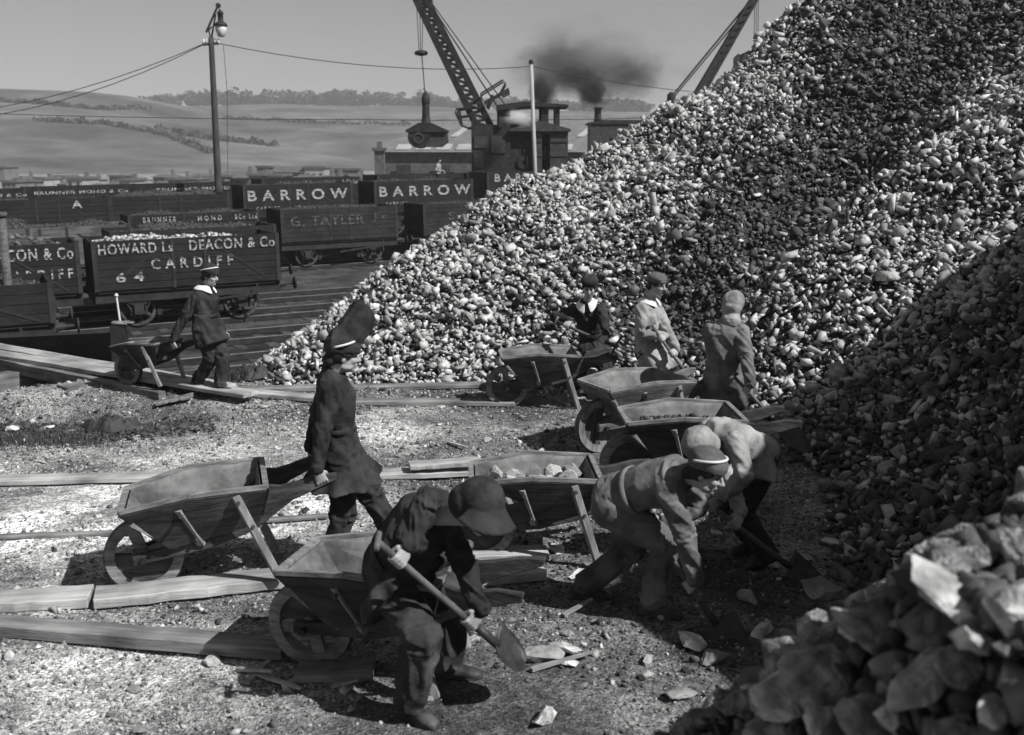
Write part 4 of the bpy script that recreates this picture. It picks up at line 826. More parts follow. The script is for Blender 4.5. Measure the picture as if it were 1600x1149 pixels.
BW[3] = barrow(985, 768, 2, 0, 'dark sided wheelbarrow in front of the woman in the pale hood', 180)
BW[2] = barrow(936, 703, 27, 0, 'wheelbarrow with a bright wide rim in the middle of the three by the heap', 100)
BW[1] = barrow(792, 634, 4, 0, 'wheelbarrow nearest the back of the yard, beside the woman with the fork', 15)
BW[0] = barrow(204, 600, -22, 5, 'dark wheelbarrow drawn along the plank walkway by the woman at far left', 60, z=.06, sc=.78)
for k, txt in ((3, 'TAR'), (6, 'TAR')):
    wb = [c for c in BW[k].children if c.name.startswith('wheel')][0]
    # painted on the web of the wheel: a child of the wheel
    t = text_mesh('lettering', txt, .22, .06, M['paint_faint'], wb, -.11, -.0235, 0.0); t.rotation_euler = (math.pi/2, -R(180 if k == 3 else 190), 0); t.location = (.11, -.0235, -.05) if False else (Matrix.Rotation(-R(180 if k == 3 else 190), 3, 'Y') @ Vector((-.11, -.0235, .04)))
# individual wear: some trays are blacker or paler than the rest
M['bw_black'] = mat('tarred_barrow_wood', 0.02, 0.07, 4, 0.8, 0.5, 20, grain=(0.8,5,5), dirt=(3, 0.5, 1.5)); M['bw_pale'] = mat('newer_barrow_wood', 0.09, 0.24, 4, 0.85, 0.5, 20, grain=(0.8,5,5), dirt=(3, 0.5, 1.3))
for k, mm in ((6, 'bw_black'), (3, 'bw_black'), (0, 'bw_black'), (2, 'bw_pale')):
    for c in BW[k].children:
        if c.name.startswith(('tray', 'handle')): c.data = c.data.copy(); c.data.materials[0] = M[mm]
for k, q in ((6, 1.0), (3, 1.06), (4, .97), (1, .96), (2, 1.03)): BW[k].scale = (q, q*(1.04 if k == 2 else 1), q)
# ---------------------------------------------------------------- planks and timbers
def plank(u0, v0, u1, v1, w_, th, label, m='plank', z0=0.0, z1=0.0, cat='plank', group='planks on the ground', sag=0.0, parent_name='plank'):
    a, b = atZ(u0, v0, z0), atZ(u1, v1, z1); a.z = z0+th/2+(float(ground_z(a.x, a.y)) if z0 == 0 else 0)+.01; b.z = z1+th/2+(float(ground_z(b.x, b.y)) if z1 == 0 else 0)+.01
    mb = MB(); n = 10; d = (b-a); L = d.length; sx = d.normalized().cross(Vector((0,0,1))).normalized(); k = len(mb.v); rs_ = np.random.RandomState(int(u0+v0*3+u1))
    for i in range(n+1):
        t = i/n; c = a.lerp(b, t); c.z -= sag*4*t*(1-t); c += sx*rs_.uniform(-.01,.01); ww = w_*(1+rs_.uniform(-.05,.05)); hh = th*(1+rs_.uniform(-.08,.08))
        if i in (0, n): c += d.normalized()*rs_.uniform(-.04,.04)
        for p, q in ((-1,-1),(1,-1),(1,1),(-1,1)): mb.v.append(tuple(c+sx*p*ww/2+Vector((0,0,q*hh/2))))
    for i in range(n):
        for j in range(4): mb.f.append((4*i+j, 4*i+(j+1)%4, 4*(i+1)+(j+1)%4, 4*(i+1)+j))
    mb.f.append((3,2,1,0)); mb.f.append((4*n,4*n+1,4*n+2,4*n+3))
    me = [tuple(v) for v in mb.v]; org = a; mb.v = [tuple(Vector(v)-org) for v in me]
    # turn into plank-aligned local axes so that the grain runs along it
    an = math.atan2(d.y, d.x); Mi = Matrix.Rotation(-an, 3, 'Z'); mb.v = [tuple(Mi @ Vector(v)) for v in mb.v]
    o = mb.build(parent_name, M[m]); o.location = org; o.rotation_euler = (0,0,an); bevel(o, .006); tag(o, label, cat, group); return o
plank(-60, 758, 325, 747, .20, .045, 'long plank on bright gravel at the left, behind the barrow')
plank(560, 744, 752, 734, .22, .05, 'plank ending behind the stone-loaded barrow')
plank(640, 734, 752, 727, .16, .05, 'short plank lying on top of the one by the stone-loaded barrow', 'plank', .05, .05)
plank(-60, 852, 200, 838, .07, .03, 'thin batten across the gravel left of the big barrow', 'plank_dark')
plank(395, 818, 520, 806, .07, .03, 'thin batten between the big barrow and the standing woman', 'plank_dark')
plank(-80, 956, 138, 940, .24, .07, 'thick pale plank cut off by the left margin', 'plank')
plank(142, 942, 440, 910, .24, .07, 'thick pale plank under the wheel of the big barrow', 'plank')
plank(-90, 982, 445, 1018, .17, .075, 'heavy worn baulk of timber in the left foreground', 'plank_dark', cat='timber')
plank(455, 1052, 590, 1050, .2, .05, 'board under the dark barrow', 'plank_dark')
plank(660, 880, 862, 872, .20, .05, 'pale board behind the stooping woman in the bonnet', 'plank')
plank(715, 918, 838, 903, .24, .07, 'short thick board behind the arm of the stooping woman', 'plank')
plank(690, 852, 800, 862, .14, .03, 'dark splintered board below the stone-loaded barrow', 'plank_dark')
plank(345, 614, 560, 634, .22, .05, 'plank of the barrow run from the walkway to the standing woman', 'plank')
plank(555, 634, 800, 633, .22, .05, 'plank of the barrow run leading to the rearmost barrow', 'plank_dark')
plank(370, 613, 770, 603, .20, .05, 'rear plank along the foot of the stone heap', 'plank_dark')
plank(1150, 636, 1230, 655, .05, .03, 'thin stick by the pale hooded woman', 'plank_dark') if 0 else None
# walkway bridging the hollow at the left
plank(395, 622, -60, 548, .26, .05, 'near board of the raised plank walkway at far left', 'plank', .06, .10, group='boards of the walkway')
plank(360, 610, -60, 536, .26, .05, 'far board of the raised plank walkway at far left', 'plank', .07, .11, group='boards of the walkway')
plank(255, 634, -60, 566, .10, .16, 'dark bearer beam under the walkway', 'plank_dark', -.1, -.06, cat='beam', group='boards of the walkway')
plank(248, 634, 298, 622, .12, .04, 'short dark board under the end of the walkway', 'plank_dark', -.05, .02, group='boards of the walkway')
for k, (u, v) in enumerate(((150, 600), (40, 575))):
    p = atZ(u, v, 0.0); g0 = float(ground_z(p.x, p.y)); o = MB().box((0,0,-g0/2-.02), (.9,.28,max(.1, -g0)), jit=.01).build('trestle_block', M['plank_dark']); o.location = (p.x, p.y, g0); o.rotation_euler = (0,0,.9)
    tag(o, ['dark timber block propping the middle of the walkway', 'dark timber block propping the walkway near the left margin'][k], 'block')
# retaining boards beyond the walkway
a, b = atY(-40, 570, 17.2), atY(178, 562, 15.0); r = empty('timber_wall', (a.x, a.y, -1.4)); tag(r, 'low dark timber wall running to a stout post behind the walkway', 'wall')
for k in range(3):
    za = atY(-40, 534, 17.2).z; zb = atY(178, 514, 15.0).z; A = Vector((0,0,0)); B = Vector((b.x-a.x, b.y-a.y, 0)); h0 = (za+1.4); h1 = (zb+1.4)
    t0, t1 = k/3, (k+1)/3; MB().bar(A+Vector((0,0,h0*(t0+t1)/2)), B+Vector((0,0,h1*(t0+t1)/2)), .06, (h0+h1)/2/3-.015).build('board', M['wag_brown'], r)
pz = atY(180, 508, 14.9).z+1.4; MB().box((B.x+.12, B.y-.05, pz/2), (.19,.19,pz), jit=.01).build('post', M['iron'], r)
p = atY(189, 507, 14.9); o = tag(MB().box((0,0,.03), (.22,.10,.03), jit=.012).box((.12,-.02,.03), (.12,.06,.025), jit=.01).build('broken_board', M['bw_edge']), 'scrap of bright board lying on the stout post', 'board'); o.location = p
# ---------------------------------------------------------------- stones in the barrow and scattered on the yard
random.seed(3)
mw = Matrix.Translation(BW[4].location) @ BW[4].rotation_euler.to_matrix().to_4x4()
bp = [single_rock('limestone_lump', M['stone'], (0,0,0), 1.0, 3, 300+k, (0,0,0)) for k in range(6)]
for k in range(26):
    o = bp[k] if k < 6 else bp[k % 6].copy()
    if k >= 6: C.objects.link(o)
    x = random.uniform(.08,.72); y = random.uniform(-.22,.22); s = random.uniform(.05,.085)
    o.location = mw @ Vector((x, y, .47+.10*(1-abs(y)/.3)+.05*random.random())); o.scale = (s,)*3; o.rotation_euler = (random.random()*3, random.random()*3, random.random()*6)
    tag(o, 'stone lump in the load of the barrow between the stooping women', 'stone', 'stones in the loaded barrow')
V_ = []
for nm, k, z_ in (('rubble', 3, .57), ('rubble', 6, .41), ('rubble', 2, .47)):
    n_ = 260 if k != 6 else 60; rr_ = np.random.RandomState(k); P = np.stack([rr_.uniform(.08,.70,n_), rr_.uniform(-.23,.23,n_), np.full(n_, z_)+rr_.uniform(-.03,.04,n_)], -1)
    P[:,2] += .05*(1-(P[:,1]/.26)**2); 
    core = MB().box((.42,0,z_-.05), (.5,.34,.1))
    Vv, Ff, _ = rocks(P, rr_.uniform(.012,.04,n_), 2, 40+k); Vc_ = np.array(core.v); Fc_ = np.array([q for f in core.f for q in ((f[0],f[1],f[2]),(f[0],f[2],f[3]))])
    Vv = np.concatenate([Vc_, Vv]); Ff = np.concatenate([Fc_, Ff+len(Vc_)])
    o = np_mesh(nm, Vv, Ff, [M['stone_dim']]); o.location = BW[k].location; o.rotation_euler = BW[k].rotation_euler; tag(o, {3:'small rubble filling the dark sided barrow',6:'a little rubble in the bottom of the dark barrow',2:'rubble in the barrow with the bright rim'}[k], 'rubble', kind='stuff')
SR = [(851,1134,.075,'p','round white stone at the bottom edge of the yard'),(885,1048,.06,'p','bright stone beside a flat slab in front of the stooping women'),(737,1012,.05,'p','pale stone just below the hand of the stooping woman in the bonnet'),
 (332,1026,.06,'s','pale stone beside the heavy baulk'),(1082,1020,.10,'s','flat slab at the feet of the woman in the trousers'),(20,676,.09,'p','pale stone on the dark turf at the left margin'),(75,672,.06,'p','smaller pale stone on the dark turf'),
 (1205,880,.07,'s','squared stone by the far shovel blade'),(1255,868,.07,'s','stone beside the far shovel blade'),(870,862,.07,'s','pale stone under the loaded barrow'),(905,905,.06,'s','stone by the leg of the loaded barrow'),
 (845,1040,.12,'s','broad flat slab lying in front of the stooping women'),(880,1028,.10,'s','second flat slab touching the bright stone'),(1190,1000,.08,'s','stone between the near heap and the bent woman'),(1130,735,.05,'s','stone beyond the bent woman'),
 (400,1000,.04,'s','small stone on the end of the baulk'),(12,1030,.05,'p','pale stone at the left edge of the foreground'),(370,1110,.035,'p','small white stone low in the foreground'),(455,1065,.06,'s','stone among the sticks under the dark barrow'),(540,1075,.05,'s','stone in the shade under the dark barrow'),
 (690,640,.05,'s','stone beside the barrow run'),(1120,830,.06,'s','stone between the two bent women'),(1300,845,.08,'s','slab at the foot of the shaded slope'),(1170,945,.07,'s','stone in the shade below the far shovel'),(1010,1045,.05,'s','stone near the boots of the woman in the trousers'),(390,572,.10,'d','dark round stone at the toe of the heap')]
for k, (u, v, s, t, lab) in enumerate(SR):
    p = atZ(u, v); z = max(float(ground_z(p.x, p.y)), float(heap_z(p.x, p.y)) if p.x > 1 else -9)
    o = single_rock('limestone_lump', {'p':M['pale_lump'],'s':M['stone'],'d':M['rock_dark']}[t], (p.x, p.y, z+s*.35), s, 3, 400+k, None, (1.1,.9,.45 if 'slab' in lab else .8)); o.rotation_euler.x *= .4; o.rotation_euler.y *= .4
    tag(o, lab, 'stone')
for k in range(44):   # more medium lumps on the yard
    u, v = random.choice([(random.uniform(640,1250), random.uniform(850,1130)), (random.uniform(0,560), random.uniform(640,1140)), (random.uniform(560,900), random.uniform(640,720)), (random.uniform(1180,1420), random.uniform(690,880))])
    p = atZ(u, v); z = max(float(ground_z(p.x, p.y)), float(heap_z(p.x, p.y)) if p.x > 1 else -9); s = random.uniform(.025,.055)
    if (p.x > 1 and float(heap_z(p.x, p.y)) > .3): continue
    o = bp[k % 6].copy(); C.objects.link(o); o.location = (p.x, p.y, z+s*.3); o.scale = (s, s, s*.7); o.rotation_euler = (random.uniform(-.4,.4), random.uniform(-.4,.4), random.random()*6)
    tag(o, 'small stone lying loose on the trodden yard', 'stone', 'loose stones on the yard')
# sticks and splinters
for k, (u0, v0, u1, v1, lab) in enumerate([(385,1062,432,1018,'pale stick leaning under the dark barrow'),(372,1040,425,1058,'stick crossing the others under the dark barrow'),(395,1046,470,1075,'long splinter in the shade under the dark barrow'),(520,1072,560,1078,'short splinter beside the leg of the dark barrow'),(830,1062,925,1038,'slat lying across the flat slabs'),(880,975,925,962,'splinter behind the boots of the woman in the trousers'),(700,690,730,700,'splinter on the ground near the rearmost barrow')]):
    a, b = atZ(u0, v0), atZ(u1, v1); g = float(ground_z(a.x, a.y)); m_ = MB().bar((0,0,.02), (b.x-a.x, b.y-a.y, .035+.04*(k % 2)), .035, .018, w2=.02, h2=.01); o = m_.build('stick', M['plank']); o.location = (a.x, a.y, g); tag(o, lab, 'stick')
# dark turf / sacking in the hollow
n_ = 46; X, Y = np.meshgrid(np.linspace(-1,1,n_), np.linspace(-1,1,n_)); rrr = np.sqrt(X**2+Y**2); p0 = atZ(200, 672)
def sacking(u, v, a, b, h, lab, seed):
    p = atZ(u, v); pts = np.stack([X.ravel(), Y.ravel()], -1); Z = h*(0.4+.8*np.abs(fbm(pts, 1.6, 3, seed))+.7*np.abs(fbm(pts, 5, 3, seed+2)))*np.clip(1-rrr.ravel()**3, 0, 1)+.012
    edge = 1+.22*vnoise(np.stack([np.arctan2(Y, X).ravel()*1.5, pts[:,0]*0], -1), 1.0, seed); gx_ = X.ravel()*a*edge; gy_ = Y.ravel()*b*edge; Z = Z+ground_z(gx_+p.x, gy_+p.y); V = np.stack([gx_, gy_, Z], -1)
    i = np.arange(n_*n_).reshape(n_,n_); F = np.stack([i[:-1,:-1], i[:-1,1:], i[1:,1:], i[1:,:-1]], -1).reshape(-1,4); F = F[(rrr.ravel()[F] < 1.0).all(1)]
    o = np_mesh('sacking', V, F, [M['sheet']]); o.location = (p.x, p.y, 0); o.modifiers.new('thick', 'SOLIDIFY').thickness = .01; tag(o, lab, 'sacking')
sacking(175, 668, .34, .26, .13, 'crumpled dark sacking on the turf below the walkway', 2.0)
sacking(390, 590, .30, .25, .14, 'small dark heap of sacking at the toe of the stone heap', 6.0)
rd = np.random.RandomState(12); P = []
for (u, v, a_, b_, n_d) in ((60, 668, 1.0, .30, 900), (175, 672, .8, .26, 900), (250, 650, .45, .22, 400), (330, 592, .45, .25, 350)):
    c = atZ(u, v); x = c.x+rd.normal(0, a_*.6, n_d); y = c.y+rd.normal(0, b_*.7, n_d); P.append(np.stack([x, y, ground_z(x, y)+.01], -1))
P = np.concatenate(P); Sd = np.clip(np.exp(rd.normal(math.log(.026), .5, len(P))), .008, .09); Vd, Fd, Id = rocks(P, Sd, 2, 77, flat=.4)
tag(np_mesh('rubble', Vd, Fd, [M['coal'], M['stone_dim']], mi=np.where(rd.rand(len(P)) < .16, 1, 0)[Id]), 'strip of dark rough debris below the walkway at the left', 'rubble', kind='stuff')
rg = np.random.RandomState(9); cg = [(120, 655, 1.5, .35), (60, 690, .8, .2), (345, 585, .5, .35), (260, 590, .5, .3)]; V, F = [], []; k = 0
for (u, v, a, b) in cg:
    c = atZ(u, v)
    for _ in range(1500):
        x, y = c.x+rg.normal(0,a*.5), c.y+rg.normal(0,b*.6); z = float(0)
        V.append((x, y)); 
V = np.array(V); Zg = ground_z(V[:,0], V[:,1]); VV = []; FF = []
for (x, y), z in zip(V, Zg):
    h = rg.uniform(.03,.10); a = rg.uniform(0,6.28); dx, dy = math.cos(a)*.006, math.sin(a)*.006; lx, ly = rg.normal(0,.03,2)
    VV += [(x-dx,y-dy,z-.01),(x+dx,y+dy,z-.01),(x+lx,y+ly,z+h)]; FF.append((k,k+1,k+2)); k += 3
M['grass'] = mat('dark_grass', 0.03, 0.09, 10, 0.9, 0, island=.5)
tag(np_mesh('grass', np.array(VV), np.array(FF), [M['grass']]), 'dark rough grass around the walkway and the toe of the heap', 'grass', kind='stuff')
# ---------------------------------------------------------------- people
M['cloth_dark'] = mat('dark_serge', 0.014, 0.040, 6, 0.9, 0.5, 30, bdist=.012, dirt=(5, 0.8, 1.6), spec=0.15); M['cloth_mid'] = mat('grey_drill_cloth', 0.09, 0.17, 5, 0.9, 0.5, 30, bdist=.012, dirt=(5, 0.8, 1.25), spec=0.15)
M['cloth_pale'] = mat('pale_drill_cloth', 0.19, 0.34, 5, 0.9, 0.5, 30, bdist=.012, dirt=(5, 0.8, 1.2), spec=0.15); M['trouser'] = mat('dusty_trouser_cloth', 0.02, 0.05, 5, 0.95, 0.5, 30, bdist=.012, dirt=(4, 0.6, 2.0), spec=0.1)
M['trouser_mid'] = mat('dungaree_cloth', 0.085, 0.16, 5, 0.95, 0.5, 30, bdist=.012, dirt=(4, 0.7, 1.5), spec=0.1)
M['skin'] = mat('skin', 0.30, 0.38, 8, 0.6, 0.1, 60, bdist=.002, spec=.35); M['hair'] = mat('dark_hair', 0.012, 0.03, 30, 0.7, 0.5, 60, grain=(1,1,6)); M['boot'] = mat('boot_leather', 0.012, 0.035, 10, 0.6, 0.3, 50, dirt=(8, 0.6, 3.0))
M['band'] = mat('white_cap_band', 0.5, 0.7, 9, 0.8, 0.1); M['collar'] = mat('white_collar', 0.62, 0.78, 9, 0.8, 0.1); M['eye'] = mat('eye_dark', 0.01, 0.02, 5, 0.3, 0)
M['ash'] = mat('ash_shaft', 0.06, 0.14, 6, 0.7, 0.3, 30, grain=(4,4,.5)); M['steel'] = mat('shovel_steel', 0.03, 0.08, 9, 0.55, 0.3, 30, metal=.5)
_sv, _sf = ICO[3]; _sv2, _sf2 = ICO[2]
def V3(*a): return Vector(a)
def ell(mb, c, r, ax=None, lo=False):
    v, f = (_sv2, _sf2) if lo else (_sv, _sf); c = np.array(c); A = np.eye(3) if ax is None else np.array([list(a) for a in ax])
    mb.add((c+(v*np.array(r))@A).tolist(), f.tolist()); return mb
def limb(mb, pts, rad, n=12):
    mb.tube(pts, rad, n)
    for p, r in zip(pts, rad): ell(mb, p, (r*.995,)*3, None, True)
    return mb
def loft(mb, rings, n=32, pleat=None):
    k = len(mb.v); m = len(rings)
    for i, (c, ax, ay, rx, ry) in enumerate(rings):
        for j in range(n):
            t = 2*math.pi*j/n; q = 1.0+(pleat[i]*math.cos(9*t+.7*math.sin(2*t+i*.1)) if pleat else 0)
            ct, st = math.cos(t), math.sin(t); sg = lambda x: math.copysign(abs(x)**.88, x)
            mb.v.append(tuple(c+ax*rx*q*sg(ct)+ay*ry*q*sg(st)))
    for i in range(m-1):
        for j in range(n): mb.f.append((k+i*n+j, k+i*n+(j+1)%n, k+(i+1)*n+(j+1)%n, k+(i+1)*n+j))
    mb.f.append(tuple(k+j for j in reversed(range(n)))); mb.f.append(tuple(k+(m-1)*n+j for j in range(n)))
def remesh(name, mb, m, parent, org, vox, smooth=4, disp=None, sfac=0.5):
    o = mb.build(name, m, None); r = o.modifiers.new('r', 'REMESH'); r.mode = 'VOXEL'; r.voxel_size = vox; r.use_smooth_shade = True
    s = o.modifiers.new('s', 'SMOOTH'); s.factor = sfac; s.iterations = smooth; bpy.context.view_layer.update()
    dg = bpy.context.evaluated_depsgraph_get(); me = bpy.data.meshes.new_from_object(o.evaluated_get(dg)); n = len(me.vertices); co = np.zeros(n*3); me.vertices.foreach_get('co', co); co = co.reshape(-1,3)
    if disp is not None:
        no = np.zeros(n*3); me.vertices.foreach_get('normal', no); co = co + no.reshape(-1,3)*disp(co)[:,None]
    co -= np.array(org)[None]; me.vertices.foreach_set('co', co.ravel()); me.update(); me.materials.clear(); me.materials.append(m); me.polygons.foreach_set('use_smooth', [True]*len(me.polygons))
    old = o.data; o.modifiers.clear(); o.data = me; bpy.data.meshes.remove(old); o.parent = parent; return o
def ik(a, b, l1, l2, pole):
    d = b-a; L = d.length
    if L > (l1+l2)*.999:
        if L > (l1+l2)*1.03: print('   reach', round(L, 3), 'of', round(l1+l2, 3))
        L2 = (l1+l2)*.999; d = d*(L2/L); b = a+d; L = L2
    x = (l1*l1-l2*l2+L*L)/(2*L); h = math.sqrt(max(l1*l1-x*x, 0)); dn = d.normalized(); p = pole-dn*pole.dot(dn); p.normalize(); return a+dn*x+p*h, b
def ridge(p, off): v = np.abs(vnoise(p, 1.0, off)); return np.clip(1-v*2.6, -.4, 1)
def folds(segs, amp=.006, seed=0.0):
    def f(co):
        a = fbm(co, 11, 2, seed); d = amp*(a*.22) + (amp*.5*ridge(co*np.array([9,9,6.]), seed+9) if not segs else 0)
        for (A, B, rad, *tw) in segs:   # drapes along the limb, bunching where it bends and ends
            A = np.array(A); B = np.array(B); D = B-A; L = math.sqrt(D@D); dn = D/L; t = ((co-A)@dn)/L; c = A+np.clip(t,0,1)[:,None]*D; r_ = co-c; q = np.linalg.norm(r_, axis=1)
            e1 = np.cross(dn, [0.3,0.9,0.2]); e1 /= np.linalg.norm(e1); e2 = np.cross(dn, e1); th = np.arctan2(r_@e2, r_@e1)+t*L*(tw[0] if tw else 9.)
            w_ = np.clip(1-(q-rad*1.25)/.04, 0, 1)*np.clip((t+.25)/.2, 0, 1)*np.clip((1.2-t)/.15, 0, 1); s = t*L
            lng = ridge(np.stack([np.cos(th)*1.9, np.sin(th)*1.9, s*5.5], -1), seed+3); bun = ridge(np.stack([np.cos(th)*.8, np.sin(th)*.8, s*24], -1), seed+7)
            kb = np.clip(np.maximum(1-np.abs(t-1)*3.2, 1-np.abs(t)*3.5), 0, 1); d = d+w_*amp*(1.15*lng*(1-.5*kb)+.95*bun*kb)
        return d
    return f
def hand(mb, G, g, hd, n, ts=1, rho=.030, sc=1.0):
    """a hand closed round a bar through G along g; hd: direction the hand points, n: from the palm towards the bar. Returns the wrist."""
    g = g.normalized(); hd = (hd-g*hd.dot(g)).normalized(); n = (n-g*n.dot(g)-hd*n.dot(hd)); n = n.normalized() if n.length > 1e-3 else hd.cross(g); W = G-hd*.072*sc-n*.030*sc
    P = lambda a, b, c: tuple(W+hd*a*sc+g*b*sc+n*c*sc)
    loft(mb, [(W-hd*.01, g, n, .024*sc, .019*sc), (W+hd*.015*sc, g, n, .028*sc, .018*sc), (W+hd*.045*sc+n*.002, g, n, .038*sc, .016*sc), (W+hd*.078*sc+n*.006, g, n, .040*sc, .013*sc)], 16)
    for i in range(4):
        off = (i-1.5)*.0205*sc; ln = (0.92, 1.05, 1.0, 0.82)[i]; pts = []; Gi = G+g*off*(1.04)
        for k in range(6): ph = math.radians(18+k*40*ln); pts.append(Gi+(-n*math.cos(ph)+hd*math.sin(ph))*rho*sc)
        limb(mb, pts, [.0098*sc, .0095*sc, .009*sc, .0087*sc, .0082*sc, .0072*sc], 8)
    limb(mb, [W+hd*.012*sc+g*ts*.02*sc, W+hd*.035*sc+g*ts*.045*sc+n*.012*sc, G+g*ts*.044*sc-hd*.008*sc+n*.020*sc, G+g*ts*.026*sc+n*.033*sc+hd*.006*sc], [.014*sc, .0125*sc, .0105*sc, .0085*sc], 8)
    return W
def person(label, J, look, group=None, vox=.006, cvox=.011):
    pel, chest, head = J['pel'], J['chest'], J['head']; f = J['face'].normalized(); lat = J['lat'].normalized(); hup = J.get('hup', V3(0,0,1)); hup = (hup-f*hup.dot(f)).normalized(); hl = hup.cross(f)
    an = J['ankles']; root = empty('person', tuple((an[0]+an[1])/2*1.0)); root.location.z = min(an[0].z, an[1].z)-.08; tag(root, label, 'person', group); org = Vector(root.location)
    sp = (chest-pel).normalized(); lat = (lat-sp*lat.dot(sp)).normalized(); fr = sp.cross(lat)*-1   # torso front
    if fr.dot(J['front']) < 0: fr = -fr
    sc = J.get('sc', 1.0); shs = []; hips = []; wr = []; el = []; kn = []; body = MB()
    for i, sg in enumerate((1, -1)):
        s = chest+lat*sg*.150*sc-sp*.03+J.get('shoff', (V3(0,0,0),)*2)[i]; shs.append(s); G, g, n_ = J['grips'][i]; hd = (G-s).normalized() if 'hd' not in J or J['hd'][i] is None else J['hd'][i]
        W = hand(body, G, g, hd, n_, J.get('ts', (1,-1))[i], J.get('rho', .030), sc)
        e, W2 = ik(s, W, .275*sc, .245*sc, J['epole'][i]); el.append(e); wr.append(W)
        limb(body, [s, e, W], [.045*sc, .036*sc, .025*sc], 12)
        h = pel+lat*sg*.088*sc-V3(0,0,.03); hips.append(h); k, a = ik(h, an[i], .40*sc, .405*sc, J['kpole'][i]); kn.append(k); limb(body, [h, k, an[i]], [.075*sc, .05*sc, .036*sc], 12)
    loft(body, [(pel-sp*.08, lat, fr, .12, .09), (pel+sp*.02, lat, fr, .135, .10), (pel.lerp(chest, .45), lat, fr, .105, .08), (pel.lerp(chest, .8), lat, fr, .14, .10), (chest+sp*.01, lat, fr, .11, .075), (chest+sp*.05, lat, fr, .055, .05)], 24)
    H = lambda a, b, c: tuple(head+f*a*sc+hl*b*sc+hup*c*sc); AX = (f, hl, hup); E = lambda c, r: ell(body, H(*c), tuple(q*sc for q in r), AX)
    nb_ = chest+sp*.02; limb(body, [nb_, nb_.lerp(head-hup*.06*sc-f*.02, .5), head-hup*.05*sc-f*.018*sc], [.056, .050, .052], 14)
    E((-.012,0,.022),(.092,.074,.088)); E((.024,0,-.04),(.064,.057,.072)); E((.058,0,-.088),(.024,.028,.020)); E((.070,0,.028),(.022,.052,.014))
    for s_ in (1,-1): E((.058,.034*s_,-.022),(.030,.024,.026)); E((-.010,.071*s_,-.012),(.016,.008,.026)); E((.020,.042*s_,-.068),(.04,.018,.022))
    limb(body, [Vector(H(.084,0,.018)), Vector(H(.100,0,-.008)), Vector(H(.109,0,-.024))], [.009*sc,.011*sc,.0145*sc], 8)
    for s_ in (1,-1): E((.098,.012*s_,-.028),(.009,.008,.007))
    E((.084,0,-.054),(.012,.022,.006)); E((.081,0,-.064),(.012,.019,.006))
    remesh('body', body, M['skin'], root, org, vox, 3, sfac=.45)
    fe = MB()
    for s_ in (1,-1): ell(fe, H(.079,.031*s_,.004), (.006,.014*sc,.0055*sc), AX, True)
    fe.build('eyes', M['eye'], root, True); bpy.data.objects[-1] if False else None
    root.children[-1].data.transform(Matrix.Translation(-org))
    br = MB()
    for s_ in (1,-1): br.tube([H(.088,.014*s_,.020), H(.089,.032*s_,.026), H(.078,.050*s_,.020)], [.0025,.0032,.002], 6)
    br.tube([H(.089,-.020,-.0585), H(.0955,0,-.0575), H(.089,.020,-.0585)], [.001,.0022,.001], 6)
    o = br.build('eyebrows', M['hair'], root, True); o.data.transform(Matrix.Translation(-org))
    # hair
    hr = MB(); hp = look.get('hair', .0)
    ell(hr, H(-.028,0,.018-hp*.3), (.086,.081,.084+hp*.3), AX)
    if look.get('bun', True): ell(hr, H(-.095,0,-.035), (.045,.058,.042), AX)
    for s_ in (1,-1): ell(hr, H(.012,.068*s_,.022), (.045,.018,.030), AX)
    remesh('hair', hr, M['hair'], root, org, .009, 2, folds([], .005, 4.0))
    # tunic: torso, belted waist, skirt and sleeves in one garment
    cl = MB(); cm = M[look['coat']]; wst = pel.lerp(chest, .30); th = [hips[i].lerp(kn[i], look.get('hem', .62)) for i in range(2)]; hemc = (th[0]+th[1])/2; hemc = hemc+J.get('hemoff', V3(0,0,0)); spread = (th[0]-th[1]); dn = (hemc-pel).normalized()
    latd = (lat-dn*lat.dot(dn)).normalized(); frd = latd.cross(dn); frd = frd if frd.dot(fr) > 0 or abs(frd.dot(fr)) < .2 else -frd
    lx = abs(spread.dot(latd))/2+.115; ly = abs(spread.dot(frd))/2+.12; b = look.get('bulk', 1.0)
    if look.get('skirt', True):
        fl = look.get('flare', 1.0); mid = pel.lerp(hemc, .45); R_ = [(hemc, latd, frd, lx*1.08*b*fl, ly*1.12*b*fl), (mid, latd, frd, (lx*.5+.095)*b, (ly*.5+.085)*b), (pel+dn*.02, (latd+lat).normalized(), (frd+fr).normalized(), .172*b, .140*b), (wst, lat, fr, .142*b*look.get('waist', 1), .116*b*look.get('waist', 1))]
        loft(cl, R_, 54, [.075, .05, .028, 0])
    loft(cl, [(pel-sp*.05, lat, fr, .160*b, .125*b), (pel+sp*.02, lat, fr, .155*b, .122*b), (wst, lat, fr, .134*b*look.get('waist', 1), .108*b*look.get('waist', 1)), (pel.lerp(chest, .52), lat, fr, .148*b, .120*b), (pel.lerp(chest, .78)+fr*.014, lat, fr, .150*b, .122*b), (chest-sp*.03, lat, fr, .150*b, .100*b), (chest+sp*.022, lat, fr, .112, .080), (chest+sp*.055, lat, fr, .070, .066), (chest+sp*.09, lat, fr, .060, .060)], 36)
    segs = []
    for i in range(2):
        s, e, W = shs[i], el[i], wr[i]; c = W-(W-e).normalized()*.01; limb(cl, [s-sp*.012, s.lerp(e, .5), e, e.lerp(c, .55), c], [.064*b, .058*b, .051*b, .046*b, .038*b], 16); segs += [(s, e, .055), (e, c, .045)]
    segs.append((wst, hemc, .16, 1.5)) if look.get('skirt', True) else segs.append((pel, chest, .14, 2.)); segs.append((wst, chest, .13, 3.)) if look.get('skirt', True) else None
    coat = remesh('tunic', cl, cm, root, org, cvox, 2, folds(segs, look.get('fold', .0115), look.get('seed', 1.0)))
